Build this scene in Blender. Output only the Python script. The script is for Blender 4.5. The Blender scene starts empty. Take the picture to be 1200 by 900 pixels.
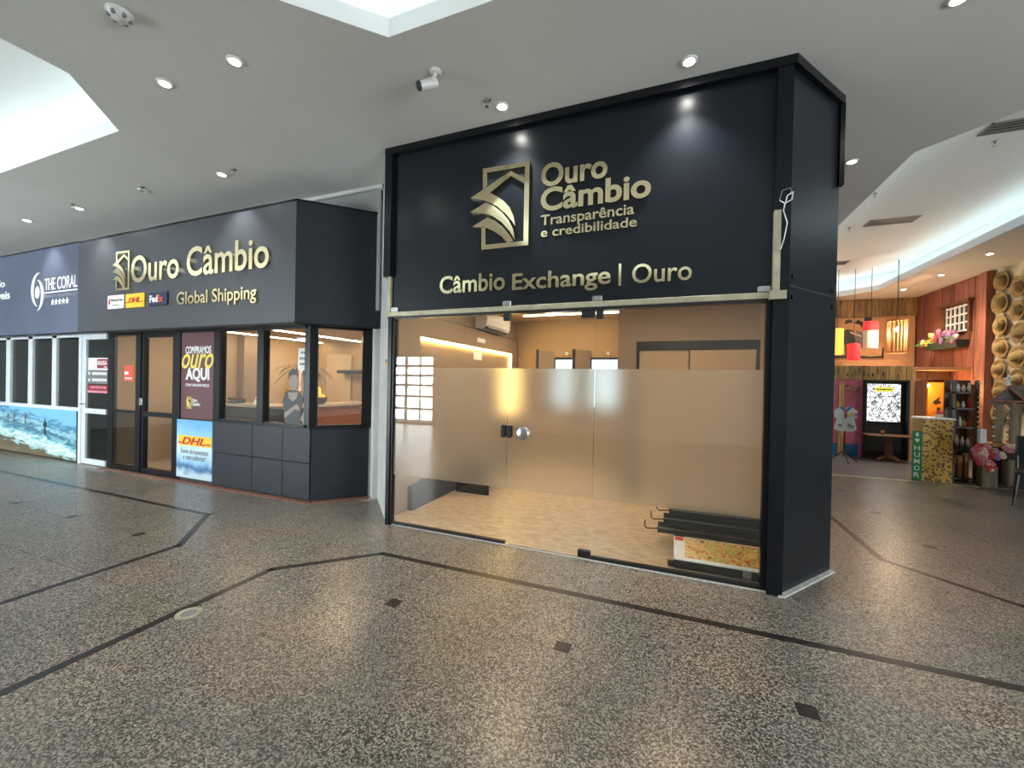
import bpy, bmesh, math, random
from mathutils import Vector, Matrix
from mathutils.geometry import tessellate_polygon
random.seed(7)
SC = bpy.context.scene
COL = SC.collection

# ------------------------------------------------------------------ camera
F, PITCH, ROLL, YAW, CAMH = 480.858, -0.0058, 0.0198, -0.3756, 1.6
cp, sp = math.cos(PITCH), math.sin(PITCH)
fwd = Vector((math.sin(YAW)*cp, math.cos(YAW)*cp, sp))
rt = Vector((math.cos(YAW), -math.sin(YAW), 0))
up = rt.cross(fwd)
cr, sr = math.cos(ROLL), math.sin(ROLL)
r2, u2 = cr*rt + sr*up, -sr*rt + cr*up
cd = bpy.data.cameras.new('camera')
cd.sensor_width = 36; cd.sensor_fit = 'HORIZONTAL'; cd.lens = F/1200*36
cd.clip_start = .05; cd.clip_end = 100
camo = bpy.data.objects.new('camera', cd); COL.objects.link(camo)
camo.matrix_world = Matrix(((r2.x, u2.x, -fwd.x, 0), (r2.y, u2.y, -fwd.y, 0), (r2.z, u2.z, -fwd.z, CAMH), (0, 0, 0, 1)))
SC.camera = camo

# ------------------------------------------------------------------ world, daylight, exposure
w = bpy.data.worlds.new('world'); SC.world = w; w.use_nodes = True
w.node_tree.nodes['Background'].inputs[0].default_value = (.75, .88, 1, 1)
w.node_tree.nodes['Background'].inputs[1].default_value = 1.0
SC.view_settings.view_transform = 'Standard'; SC.view_settings.look = 'None'
SC.view_settings.exposure = 1.1; SC.view_settings.gamma = 1.0; SC.view_settings.use_curve_mapping = False
def area(name, loc, rot, sx, sy, power, color):
    l = bpy.data.lights.new(name, 'AREA'); l.shape = 'RECTANGLE'; l.size = sx; l.size_y = sy; l.energy = power; l.color = color
    o = bpy.data.objects.new(name, l); COL.objects.link(o); o.location = loc; o.rotation_euler = rot
    return o
# overcast daylight outside the glazed mall entrance behind the camera
area('entrance_daylight', (-11.5, -5.6, 1.35), (math.radians(-90), 0, math.pi), 7.2, 2.5, 860, (.90, .96, 1))
area('added_east_fill', (8.7, -1.0, 1.4), (math.radians(90), 0, math.radians(90)), 5.0, 2.6, 330, (.92, .97, 1))  # unseen fill light added on the east side to lift the hall

# ------------------------------------------------------------------ materials
MATS = {}
def lin(c):
    return tuple((x/255/12.92 if x/255 <= .04045 else ((x/255+.055)/1.055)**2.4) for x in c)
def nd(nt, t, x=0, y=0, **kw):
    n = nt.nodes.new(t); n.location = (x, y)
    for k, v in kw.items(): setattr(n, k, v)
    return n
def mat(name, color=(.5, .5, .5), rough=.5, metal=0, spec=.5, emit=None, estr=0, noise=0, nscale=8, bump=0, bscale=30, coat=0):
    if name in MATS: return MATS[name]
    m = bpy.data.materials.new(name); m.use_nodes = True; nt = m.node_tree
    b = nt.nodes['Principled BSDF']
    b.inputs['Base Color'].default_value = (*color, 1); b.inputs['Roughness'].default_value = rough
    b.inputs['Metallic'].default_value = metal; b.inputs['Specular IOR Level'].default_value = spec
    b.inputs['Coat Weight'].default_value = coat
    if emit:
        b.inputs['Emission Color'].default_value = (*emit, 1); b.inputs['Emission Strength'].default_value = estr
    tc = None
    if noise or bump:
        tc = nd(nt, 'ShaderNodeTexCoord', -900, 0)
    if noise:
        n = nd(nt, 'ShaderNodeTexNoise', -700, 0); n.inputs['Scale'].default_value = nscale; n.inputs['Detail'].default_value = 5
        nt.links.new(tc.outputs['Object'], n.inputs['Vector'])
        r = nd(nt, 'ShaderNodeValToRGB', -500, 0)
        r.color_ramp.elements[0].position = .3; r.color_ramp.elements[1].position = .7
        r.color_ramp.elements[0].color = (*[max(0, c*(1-noise)) for c in color], 1)
        r.color_ramp.elements[1].color = (*[min(1, c*(1+noise)) for c in color], 1)
        nt.links.new(n.outputs['Fac'], r.inputs['Fac']); nt.links.new(r.outputs['Color'], b.inputs['Base Color'])
    if bump:
        n2 = nd(nt, 'ShaderNodeTexNoise', -700, -300); n2.inputs['Scale'].default_value = bscale; n2.inputs['Detail'].default_value = 3
        nt.links.new(tc.outputs['Object'], n2.inputs['Vector'])
        bp = nd(nt, 'ShaderNodeBump', -300, -300); bp.inputs['Strength'].default_value = bump; bp.inputs['Distance'].default_value = .02
        nt.links.new(n2.outputs['Fac'], bp.inputs['Height']); nt.links.new(bp.outputs['Normal'], b.inputs['Normal'])
    MATS[name] = m
    return m
def ramp(nt, stops, x=0, y=0, interp='LINEAR'):
    r = nd(nt, 'ShaderNodeValToRGB', x, y); cr_ = r.color_ramp; cr_.interpolation = interp
    while len(cr_.elements) < len(stops): cr_.elements.new(.5)
    for e, (p, c) in zip(cr_.elements, stops): e.position = p; e.color = (*c, 1)
    return r
def granite():
    m = bpy.data.materials.new('granite'); m.use_nodes = True; nt = m.node_tree; L = nt.links
    b = nt.nodes['Principled BSDF']
    g = nd(nt, 'ShaderNodeNewGeometry', -1400, 0); oi = nd(nt, 'ShaderNodeObjectInfo', -1400, -300)
    n = nd(nt, 'ShaderNodeTexNoise', -1100, 200); n.inputs['Scale'].default_value = 85; n.inputs['Detail'].default_value = 5; n.inputs['Roughness'].default_value = .85
    L.new(g.outputs['Position'], n.inputs['Vector'])
    vo = nd(nt, 'ShaderNodeTexVoronoi', -1100, 500); vo.inputs['Scale'].default_value = 140; L.new(g.outputs['Position'], vo.inputs['Vector'])
    sx_ = nd(nt, 'ShaderNodeSeparateColor', -1000, 500); L.new(vo.outputs['Color'], sx_.inputs[0])
    mixv = nd(nt, 'ShaderNodeMix', -950, 350); mixv.inputs['Factor'].default_value = .38; L.new(sx_.outputs[0], mixv.inputs['A']); L.new(n.outputs['Fac'], mixv.inputs['B'])
    r = ramp(nt, [(.22, (.016, .014, .012)), (.40, (.07, .062, .053)), (.56, (.18, .165, .145)), (.78, (.38, .352, .31))], -850, 200)
    L.new(mixv.outputs['Result'], r.inputs['Fac'])
    n2 = nd(nt, 'ShaderNodeTexNoise', -1100, -100); n2.inputs['Scale'].default_value = 1.1; n2.inputs['Detail'].default_value = 3
    L.new(g.outputs['Position'], n2.inputs['Vector'])
    r2_ = ramp(nt, [(.3, (.80, .83, .77)), (.5, (1.0, .97, .93)), (.7, (1.16, 1.02, .90))], -850, -100)
    L.new(n2.outputs['Fac'], r2_.inputs['Fac'])
    r3 = ramp(nt, [(0, (.90, .91, .92)), (.5, (1, 1, 1)), (1, (1.08, 1.03, .97))], -850, -350)
    L.new(oi.outputs['Random'], r3.inputs['Fac'])
    m1 = nd(nt, 'ShaderNodeMix', -550, 100, data_type='RGBA', blend_type='MULTIPLY'); m1.inputs['Factor'].default_value = 1
    L.new(r.outputs['Color'], m1.inputs['A']); L.new(r2_.outputs['Color'], m1.inputs['B'])
    m2 = nd(nt, 'ShaderNodeMix', -350, 100, data_type='RGBA', blend_type='MULTIPLY'); m2.inputs['Factor'].default_value = 1
    L.new(m1.outputs['Result'], m2.inputs['A']); L.new(r3.outputs['Color'], m2.inputs['B'])
    L.new(m2.outputs['Result'], b.inputs['Base Color'])
    r4 = ramp(nt, [(.3, (.282, .282, .282)), (.7, (.33, .33, .33))], -550, -250)
    L.new(n2.outputs['Fac'], r4.inputs['Fac']); L.new(r4.outputs['Color'], b.inputs['Roughness'])
    b.inputs['Specular IOR Level'].default_value = .75
    MATS['granite'] = m
def marble():
    m = bpy.data.materials.new('beige_marble'); m.use_nodes = True; nt = m.node_tree; L = nt.links
    b = nt.nodes['Principled BSDF']
    g = nd(nt, 'ShaderNodeNewGeometry', -1400, 0); mp = nd(nt, 'ShaderNodeMapping', -1200, 0); mp.inputs['Scale'].default_value = (5, 13, 5)
    n = nd(nt, 'ShaderNodeTexNoise', -1000, 0); n.inputs['Scale'].default_value = 1.6; n.inputs['Detail'].default_value = 6; n.inputs['Distortion'].default_value = .6
    L.new(g.outputs['Position'], mp.inputs['Vector']); L.new(mp.outputs['Vector'], n.inputs['Vector'])
    r = ramp(nt, [(.3, (.44, .36, .28)), (.5, (.58, .49, .38)), (.7, (.70, .61, .50))], -700, 0)
    L.new(n.outputs['Fac'], r.inputs['Fac']); L.new(r.outputs['Color'], b.inputs['Base Color']); b.inputs['Roughness'].default_value = .38
    MATS['beige_marble'] = m
def glass(name, tint=(1, 1, 1), refl=1.0, ior=1.5):
    m = bpy.data.materials.new(name); m.use_nodes = True; nt = m.node_tree; L = nt.links
    nt.nodes.remove(nt.nodes['Principled BSDF']); out = nt.nodes['Material Output']
    t = nd(nt, 'ShaderNodeBsdfTransparent', -300, 100); t.inputs[0].default_value = (*tint, 1)
    gl = nd(nt, 'ShaderNodeBsdfGlossy', -300, -100); gl.inputs['Roughness'].default_value = 0.0; gl.inputs[0].default_value = (refl, refl, refl, 1)
    g = nd(nt, 'ShaderNodeNewGeometry', -1100, 300); dt = nd(nt, 'ShaderNodeVectorMath', -900, 300, operation='DOT_PRODUCT')
    L.new(g.outputs['Incoming'], dt.inputs[0]); L.new(g.outputs['Normal'], dt.inputs[1])
    ab = nd(nt, 'ShaderNodeMath', -750, 300, operation='ABSOLUTE'); L.new(dt.outputs['Value'], ab.inputs[0])
    om = nd(nt, 'ShaderNodeMath', -620, 300, operation='SUBTRACT'); om.inputs[0].default_value = 1; L.new(ab.outputs[0], om.inputs[1])
    pw_ = nd(nt, 'ShaderNodeMath', -500, 300, operation='POWER'); pw_.inputs[1].default_value = 5; L.new(om.outputs[0], pw_.inputs[0])
    fr = nd(nt, 'ShaderNodeMath', -380, 300, operation='MULTIPLY_ADD'); fr.inputs[1].default_value = .96; fr.inputs[2].default_value = .04; L.new(pw_.outputs[0], fr.inputs[0])
    mx = nd(nt, 'ShaderNodeMixShader', -50, 0)
    L.new(fr.outputs[0], mx.inputs[0]); L.new(t.outputs[0], mx.inputs[1]); L.new(gl.outputs[0], mx.inputs[2]); L.new(mx.outputs[0], out.inputs[0])
    MATS[name] = m
def frost():
    m = bpy.data.materials.new('frosted_film'); m.use_nodes = True; nt = m.node_tree; L = nt.links
    nt.nodes.remove(nt.nodes['Principled BSDF']); out = nt.nodes['Material Output']
    rf = nd(nt, 'ShaderNodeBsdfRefraction', -500, 100); rf.inputs['Color'].default_value = (.97, .96, .94, 1); rf.inputs['Roughness'].default_value = .33; rf.inputs['IOR'].default_value = 1.32
    tl = nd(nt, 'ShaderNodeBsdfTranslucent', -500, -100); tl.inputs[0].default_value = (.85, .84, .80, 1)
    df = nd(nt, 'ShaderNodeBsdfDiffuse', -500, -250); df.inputs[0].default_value = (.6, .6, .58, 1)
    a = nd(nt, 'ShaderNodeMixShader', -300, 0); a.inputs[0].default_value = .16
    b = nd(nt, 'ShaderNodeMixShader', -100, 0); b.inputs[0].default_value = .07
    L.new(rf.outputs[0], a.inputs[1]); L.new(tl.outputs[0], a.inputs[2]); L.new(a.outputs[0], b.inputs[1]); L.new(df.outputs[0], b.inputs[2]); L.new(b.outputs[0], out.inputs[0])
    MATS['frosted_film'] = m
def wood(name, c1, c2, scale=(6, 6, .6), rough=.55):
    m = bpy.data.materials.new(name); m.use_nodes = True; nt = m.node_tree; L = nt.links
    b = nt.nodes['Principled BSDF']
    g = nd(nt, 'ShaderNodeNewGeometry', -1400, 0); oi = nd(nt, 'ShaderNodeObjectInfo', -1400, -300)
    mp = nd(nt, 'ShaderNodeMapping', -1200, 0); mp.inputs['Scale'].default_value = scale
    L.new(g.outputs['Position'], mp.inputs['Vector'])
    n = nd(nt, 'ShaderNodeTexNoise', -1000, 0, noise_dimensions='4D'); n.inputs['Scale'].default_value = 3; n.inputs['Detail'].default_value = 5; n.inputs['Distortion'].default_value = .8
    L.new(mp.outputs['Vector'], n.inputs['Vector'])
    ml = nd(nt, 'ShaderNodeMath', -1200, -300, operation='MULTIPLY'); ml.inputs[1].default_value = 20; L.new(oi.outputs['Random'], ml.inputs[0]); L.new(ml.outputs[0], n.inputs['W'])
    r = ramp(nt, [(.3, c1), (.7, c2)], -700, 0); L.new(n.outputs['Fac'], r.inputs['Fac'])
    r3 = ramp(nt, [(0, (.75, .75, .75)), (1, (1.15, 1.15, 1.15))], -700, -300); L.new(oi.outputs['Random'], r3.inputs['Fac'])
    mx = nd(nt, 'ShaderNodeMix', -400, 0, data_type='RGBA', blend_type='MULTIPLY'); mx.inputs['Factor'].default_value = 1
    L.new(r.outputs['Color'], mx.inputs['A']); L.new(r3.outputs['Color'], mx.inputs['B']); L.new(mx.outputs['Result'], b.inputs['Base Color'])
    b.inputs['Roughness'].default_value = rough
    MATS[name] = m
def emis(name, c, s):
    m = bpy.data.materials.new(name); m.use_nodes = True; nt = m.node_tree
    nt.nodes.remove(nt.nodes['Principled BSDF'])
    e = nd(nt, 'ShaderNodeEmission', -200, 0); e.inputs[0].default_value = (*c, 1); e.inputs[1].default_value = s
    nt.links.new(e.outputs[0], nt.nodes['Material Output'].inputs[0]); MATS[name] = m
granite(); marble(); frost()
glass('clear_glass', (.98, .99, .98)); glass('shop_glass', (.86, .87, .86)); glass('dark_glass', (.45, .48, .48))
wood('red_wood', lin((112, 66, 52)), lin((158, 98, 78)), (5, 5, .5))
wood('ochre_board', lin((150, 116, 66)), lin((214, 176, 110)), (6, 6, .6))
wood('dark_board', lin((92, 74, 46)), lin((168, 138, 88)), (6, 6, .6))
wood('brown_wood', lin((70, 42, 24)), lin((118, 74, 42)), (3, 3, 3))
wood('counter_wood', lin((120, 62, 28)), lin((160, 92, 46)), (2, 2, 8))
wood('grey_wood', lin((96, 84, 68)), lin((150, 132, 104)), (6, 6, .6))
wood('straw', lin((104, 84, 46)), lin((190, 160, 104)), (40, 40, 40), .9)
emis('cove_led', (.78, .97, 1), 3.6); emis('warm_led', (1, .66, .22), 16); emis('white_led', (1, .80, .54), 20)
emis('lamp_lens', (1, .97, .92), 60); emis('added_shop_lamp', (1, .74, .47), 26); emis('bulb', (1, .75, .45), 40)
emis('daylit_pane', (.62, .80, .86), .9)
mat('granite_dark', (.016, .015, .015), .3, noise=.4, nscale=40)
mat('ceiling_paint', (.62, .62, .59), .8, noise=.04, nscale=.8)
mat('cove_paint', (.86, .88, .87), .75)
mat('wall_white', (.62, .64, .62), .6, noise=.12, nscale=3)
mat('wall_grey', (.30, .31, .31), .7, noise=.08, nscale=2)
mat('wall_taupe', lin((150, 128, 104)), .7, noise=.06, nscale=2)
mat('wall_sand', lin((186, 160, 128)), .7, noise=.05, nscale=2)
mat('wall_warm', lin((168, 140, 100)), .7, noise=.06, nscale=2)
mat('wall_dark', (.035, .032, .03), .7, noise=.2)
mat('black_panel', (.007, .0095, .014), .30, spec=.35, noise=.12, nscale=2)
mat('black_trim', (.006, .007, .009), .3, spec=.25)
mat('black_metal', (.012, .012, .013), .35)
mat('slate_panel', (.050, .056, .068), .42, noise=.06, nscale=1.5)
mat('blue_slate_panel', (.085, .105, .16), .38, noise=.18, nscale=.8)
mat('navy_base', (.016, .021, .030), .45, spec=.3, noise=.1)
mat('gold', (.95, .82, .52), .08, metal=1, noise=.05, nscale=3)
mat('gold_edge', (.30, .24, .13), .3, metal=1)
mat('white_print', (.85, .87, .88), .5); mat('soft_white', (.74, .76, .76), .5, noise=.06, nscale=6)
mat('pale_print', (.28, .30, .36), .5)
mat('white_frame', (.60, .65, .68), .4, noise=.06)
mat('aluminium', lin((170, 164, 140)), .45, metal=.35, noise=.18, nscale=9)
mat('steel', (.55, .55, .54), .28, metal=1); mat('silicone', (.45, .45, .43), .7, noise=.2, nscale=20)
mat('yellow_print', lin((252, 200, 40)), .45); mat('red_print', lin((190, 24, 22)), .45); mat('maroon_print', lin((138, 30, 40)), .5)
mat('navy_print', lin((28, 30, 66)), .45); mat('orange_print', lin((216, 80, 52)), .5); mat('pale_yellow', lin((232, 212, 96)), .5)
mat('poster_maroon', lin((92, 48, 54)), .4, noise=.22, nscale=1.2); mat('ink', (.02, .025, .03), .5); mat('grey_ink', (.16, .16, .17), .5)
mat('brick_red', lin((120, 82, 68)), .6, noise=.2, nscale=20); mat('mortar', (.35, .33, .30), .8)
mat('leaf', (.05, .10, .03), .6, noise=.3); mat('pink_wall', lin((196, 106, 132)), .6, noise=.08); mat('blue_wall', lin((38, 104, 160)), .5, noise=.1)
mat('mural_tan', lin((196, 150, 108)), .7, noise=.1, nscale=3); mat('lantern_red', lin((214, 52, 58)), .6, emit=lin((214, 52, 58)), estr=.35)
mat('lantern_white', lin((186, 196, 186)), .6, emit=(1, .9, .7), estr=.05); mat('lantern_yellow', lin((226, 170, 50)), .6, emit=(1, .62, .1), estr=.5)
mat('bamboo', lin((170, 120, 70)), .6, noise=.2, nscale=12); mat('orange_cloth', lin((206, 128, 30)), .6, noise=.15, nscale=2)
mat('green_print', lin((52, 140, 78)), .5); mat('shirt_white', lin((196, 208, 210)), .6); mat('tie', lin((150, 74, 76)), .6)
mat('petal_red', lin((190, 60, 66)), .7, noise=.2); mat('petal_pink', lin((206, 130, 150)), .7, noise=.2); mat('petal_yellow', lin((214, 178, 70)), .7, noise=.2)
mat('petal_violet', lin((150, 112, 160)), .7, noise=.2); mat('petal_cream', lin((220, 196, 170)), .7, noise=.15)
mat('trough_green', lin((58, 74, 70)), .6); mat('plaster', lin((196, 186, 158)), .9, noise=.3, nscale=4, bump=.6, bscale=10)
mat('grey_floor', (.12, .12, .125), .35, noise=.2, nscale=2); mat('stone_top', (.55, .46, .36), .25, noise=.1); mat('dark_wood', (.05, .028, .018), .4, noise=.2)
mat('tray_metal', (.06, .055, .05), .4, metal=.3)
mat('plastic_white', (.7, .7, .68), .4); mat('plastic_grey', (.2, .2, .2), .4); mat('sofa_dark', (.045, .045, .05), .6)
mat('roof_grey', lin((120, 120, 112)), .5, noise=.4, nscale=9); mat('skin_grey', lin((150, 138, 130)), .6)
def leopard():
    m = mat('leopard', (.5, .35, .08), .5); nt = m.node_tree; L = nt.links; b = nt.nodes['Principled BSDF']
    g = nd(nt, 'ShaderNodeNewGeometry', -1100, 0); v = nd(nt, 'ShaderNodeTexVoronoi', -900, 0); v.inputs['Scale'].default_value = 22
    n = nd(nt, 'ShaderNodeTexNoise', -900, -300); n.inputs['Scale'].default_value = 30
    L.new(g.outputs['Position'], v.inputs['Vector']); L.new(g.outputs['Position'], n.inputs['Vector'])
    a = nd(nt, 'ShaderNodeMath', -700, 0, operation='MULTIPLY_ADD'); a.inputs[1].default_value = .35; L.new(n.outputs['Fac'], a.inputs[0]); L.new(v.outputs['Distance'], a.inputs[2])
    r = ramp(nt, [(0, lin((150, 96, 30))), (.42, (.03, .02, .01)), (.56, (.03, .02, .01)), (.60, lin((206, 160, 50)))], -450, 0, 'CONSTANT'); L.new(a.outputs[0], r.inputs['Fac'])
    L.new(r.outputs['Color'], b.inputs['Base Color'])
leopard()
def screen():
    m = bpy.data.materials.new('comic_screen'); m.use_nodes = True; nt = m.node_tree; L = nt.links
    nt.nodes.remove(nt.nodes['Principled BSDF'])
    g = nd(nt, 'ShaderNodeNewGeometry', -1100, 0); v = nd(nt, 'ShaderNodeTexVoronoi', -700, 0, feature='DISTANCE_TO_EDGE'); v.inputs['Scale'].default_value = 8
    n = nd(nt, 'ShaderNodeTexNoise', -1100, -300); n.inputs['Scale'].default_value = 9
    ad = nd(nt, 'ShaderNodeVectorMath', -900, 0, operation='MULTIPLY_ADD'); ad.inputs[1].default_value = (.25, .25, .25); L.new(n.outputs['Color'], ad.inputs[0]); L.new(g.outputs['Position'], ad.inputs[2])
    L.new(ad.outputs[0], v.inputs['Vector'])
    r = ramp(nt, [(0, (.03, .03, .03)), (.045, (.06, .06, .06)), (.085, (1, 1, 1))], -450, 0); L.new(v.outputs['Distance'], r.inputs['Fac'])
    e = nd(nt, 'ShaderNodeEmission', -150, 0); e.inputs[1].default_value = .6; L.new(r.outputs['Color'], e.inputs[0]); L.new(e.outputs[0], nt.nodes['Material Output'].inputs[0])
    MATS['comic_screen'] = m
screen()
def beach():
    m = mat('beach_print', (.3, .5, .6), .35); nt = m.node_tree; L = nt.links; b = nt.nodes['Principled BSDF']
    g = nd(nt, 'ShaderNodeNewGeometry', -1500, 0); s = nd(nt, 'ShaderNodeSeparateXYZ', -1300, 0); L.new(g.outputs['Position'], s.inputs[0])
    mp = nd(nt, 'ShaderNodeMapping', -1300, -300); mp.inputs['Scale'].default_value = (1.2, 1, 5.5); L.new(g.outputs['Position'], mp.inputs['Vector'])
    n = nd(nt, 'ShaderNodeTexNoise', -1100, -300); n.inputs['Scale'].default_value = 2.2; n.inputs['Detail'].default_value = 6; n.inputs['Distortion'].default_value = 1; L.new(mp.outputs['Vector'], n.inputs['Vector'])
    # height above a shoreline that falls towards +X
    a = nd(nt, 'ShaderNodeMath', -1100, 0, operation='MULTIPLY_ADD'); a.inputs[1].default_value = .11; a.inputs[2].default_value = 1.18; L.new(s.outputs['X'], a.inputs[0])
    c = nd(nt, 'ShaderNodeMath', -900, 0, operation='ADD'); L.new(a.outputs[0], c.inputs[0]); L.new(s.outputs['Z'], c.inputs[1])
    d = nd(nt, 'ShaderNodeMath', -700, 0, operation='MULTIPLY_ADD'); d.inputs[1].default_value = .5; L.new(n.outputs['Fac'], d.inputs[0]); L.new(c.outputs[0], d.inputs[2])
    r = ramp(nt, [(.14, lin((120, 108, 84))), (.30, lin((92, 84, 66))), (.36, lin((150, 190, 190))), (.48, lin((214, 232, 230))), (.56, lin((128, 190, 198))), (.68, lin((52, 100, 130))), (.78, lin((150, 200, 212))), (.86, lin((60, 118, 152))), (.97, lin((120, 186, 220)))], -450, 0)
    L.new(d.outputs[0], r.inputs['Fac']); L.new(r.outputs['Color'], b.inputs['Base Color'])
beach()
def skyprint():
    m = mat('sky_sea_print', (.3, .5, .6), .4); nt = m.node_tree; L = nt.links; b = nt.nodes['Principled BSDF']
    g = nd(nt, 'ShaderNodeNewGeometry', -1500, 0); s = nd(nt, 'ShaderNodeSeparateXYZ', -1300, 0); L.new(g.outputs['Position'], s.inputs[0])
    n = nd(nt, 'ShaderNodeTexNoise', -1300, -300); n.inputs['Scale'].default_value = 5; L.new(g.outputs['Position'], n.inputs['Vector'])
    d = nd(nt, 'ShaderNodeMath', -900, 0, operation='MULTIPLY_ADD'); d.inputs[1].default_value = .25; L.new(n.outputs['Fac'], d.inputs[0]); L.new(s.outputs['Z'], d.inputs[2])
    r = ramp(nt, [(.12, lin((176, 204, 216))), (.24, lin((190, 214, 224))), (.33, lin((50, 106, 158))), (.42, lin((150, 196, 226))), (.62, lin((206, 230, 240))), (.8, lin((150, 206, 240))), (1, lin((110, 180, 232)))], -450, 0)
    L.new(d.outputs[0], r.inputs['Fac']); L.new(r.outputs['Color'], b.inputs['Base Color'])
skyprint()
def foodprint():
    m = mat('food_print', (.6, .4, .1), .3); nt = m.node_tree; L = nt.links; b = nt.nodes['Principled BSDF']
    g = nd(nt, 'ShaderNodeNewGeometry', -1500, 0)
    n = nd(nt, 'ShaderNodeTexNoise', -1200, 0); n.inputs['Scale'].default_value = 11; n.inputs['Detail'].default_value = 6; n.inputs['Distortion'].default_value = 2.5; L.new(g.outputs['Position'], n.inputs['Vector'])
    r = ramp(nt, [(.3, lin((96, 70, 20))), (.42, lin((190, 120, 40))), (.5, lin((224, 190, 110))), (.58, lin((120, 130, 50))), (.68, lin((236, 216, 160)))], -700, 0)
    L.new(n.outputs['Fac'], r.inputs['Fac']); L.new(r.outputs['Color'], b.inputs['Base Color'])
foodprint()

# ------------------------------------------------------------------ helpers
class MB:
    def __init__(s): s.v = []; s.f = []
    def add(s, vs, fs):
        o = len(s.v); s.v += [tuple(v) for v in vs]; s.f += [tuple(i+o for i in f) for f in fs]; return s
    def box(s, x0, x1, y0, y1, z0, z1):
        return s.add([(x0, y0, z0), (x1, y0, z0), (x1, y1, z0), (x0, y1, z0), (x0, y0, z1), (x1, y0, z1), (x1, y1, z1), (x0, y1, z1)],
                     [(0, 3, 2, 1), (4, 5, 6, 7), (0, 1, 5, 4), (1, 2, 6, 5), (2, 3, 7, 6), (3, 0, 4, 7)])
    def cbox(s, x0, x1, y0, y1, z0, z1, b=.01, seg=1):
        bm = bmesh.new(); bmesh.ops.create_cube(bm, size=1)
        for v in bm.verts: v.co = ((x0+x1)/2+v.co.x*(x1-x0), (y0+y1)/2+v.co.y*(y1-y0), (z0+z1)/2+v.co.z*(z1-z0))
        bmesh.ops.bevel(bm, geom=bm.edges[:], offset=b, segments=seg, affect='EDGES', profile=.5)
        bm.verts.index_update()
        s.add([v.co[:] for v in bm.verts], [[v.index for v in f.verts] for f in bm.faces]); bm.free(); return s
    def prism(s, poly, z0, z1):                      # polygon in XY, extruded in Z
        n = len(poly); vs = [(x, y, z0) for x, y in poly]+[(x, y, z1) for x, y in poly]
        tri = tessellate_polygon([[Vector((x, y, 0)) for x, y in poly]])
        fs = [t[::-1] for t in tri]+[tuple(i+n for i in t) for t in tri]+[(i, (i+1) % n, (i+1) % n+n, i+n) for i in range(n)]
        return s.add(vs, fs)
    def plate(s, poly, y0, y1):                      # polygon in XZ, thickness in Y
        o = MB().prism(poly, -y1, -y0); return s.add([(x, -z, y) for x, y, z in o.v], [f for f in o.f])
    def cyl(s, p0, p1, r0, r1=None, n=12):
        r1 = r0 if r1 is None else r1
        p0, p1 = Vector(p0), Vector(p1); d = (p1-p0).normalized(); a = d.orthogonal().normalized(); b = d.cross(a)
        vs = [p0+(a*math.cos(t)+b*math.sin(t))*r0 for t in [2*math.pi*i/n for i in range(n)]]+[p1+(a*math.cos(t)+b*math.sin(t))*r1 for t in [2*math.pi*i/n for i in range(n)]]
        return s.add(vs, [(i, (i+1) % n, (i+1) % n+n, i+n) for i in range(n)]+[tuple(range(n))[::-1], tuple(range(n, 2*n))])
    def tube(s, pts, r, n=8):
        for a, b in zip(pts, pts[1:]): s.cyl(a, b, r, r, n)
        return s
    def lathe(s, prof, c, axis=(0, 0, 1), n=20):
        d = Vector(axis).normalized(); a = d.orthogonal().normalized(); b = d.cross(a); c = Vector(c)
        vs = []; m = len(prof)
        for i in range(n):
            t = 2*math.pi*i/n
            for r, h in prof: vs.append(c+d*h+(a*math.cos(t)+b*math.sin(t))*r)
        fs = [(i*m+j, ((i+1) % n)*m+j, ((i+1) % n)*m+j+1, i*m+j+1) for i in range(n) for j in range(m-1)]
        return s.add(vs, fs)
    def ball(s, c, r, n=8, m=5, sc=(1, 1, 1)):
        c = Vector(c); vs = [c+Vector((0, 0, r*sc[2]))]
        for j in range(1, m):
            p = math.pi*j/m
            for i in range(n):
                t = 2*math.pi*i/n; vs.append(c+Vector((r*sc[0]*math.sin(p)*math.cos(t), r*sc[1]*math.sin(p)*math.sin(t), r*sc[2]*math.cos(p))))
        vs.append(c-Vector((0, 0, r*sc[2]))); L_ = len(vs)-1; fs = []
        for i in range(n): fs.append((0, 1+i, 1+(i+1) % n)); fs.append((L_, 1+(m-2)*n+(i+1) % n, 1+(m-2)*n+i))
        for j in range(m-2):
            for i in range(n): fs.append((1+j*n+i, 1+(j+1)*n+i, 1+(j+1)*n+(i+1) % n, 1+j*n+(i+1) % n))
        return s.add(vs, fs)
    def map(s, fn): s.v = [tuple(fn(*v)) for v in s.v]; return s
    def build(s, name, m, parent=None, smooth=False):
        me = bpy.data.meshes.new(name); me.from_pydata(s.v, [], s.f)
        bm = bmesh.new(); bm.from_mesh(me); bmesh.ops.recalc_face_normals(bm, faces=bm.faces[:]); bm.to_mesh(me); bm.free()
        me.materials.append(MATS[m])
        if smooth:
            for p in me.polygons: p.use_smooth = True
        o = bpy.data.objects.new(name, me); COL.objects.link(o)
        if parent: put(o, parent)
        return o
def put(o, parent):
    o.parent = parent; o.matrix_parent_inverse = Matrix.Translation(-parent.location) if parent.type == 'EMPTY' else Matrix.Identity(4)
def tag(o, label, cat, group=None):
    o['label'] = label; o['category'] = cat
    if group: o['group'] = group
    return o
def thing(name, label, cat, loc=(0, 0, 0), group=None):
    o = bpy.data.objects.new(name, None); COL.objects.link(o); o.location = loc; o.empty_display_size = .1
    return tag(o, label, cat, group)
def struct(o): o['kind'] = 'structure'; return o
def sempty(name, loc=(0, 0, 0)):
    o = bpy.data.objects.new(name, None); COL.objects.link(o); o.location = loc; return struct(o)
def B(*a): return MB().box(*a)
_cache = {}
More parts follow.
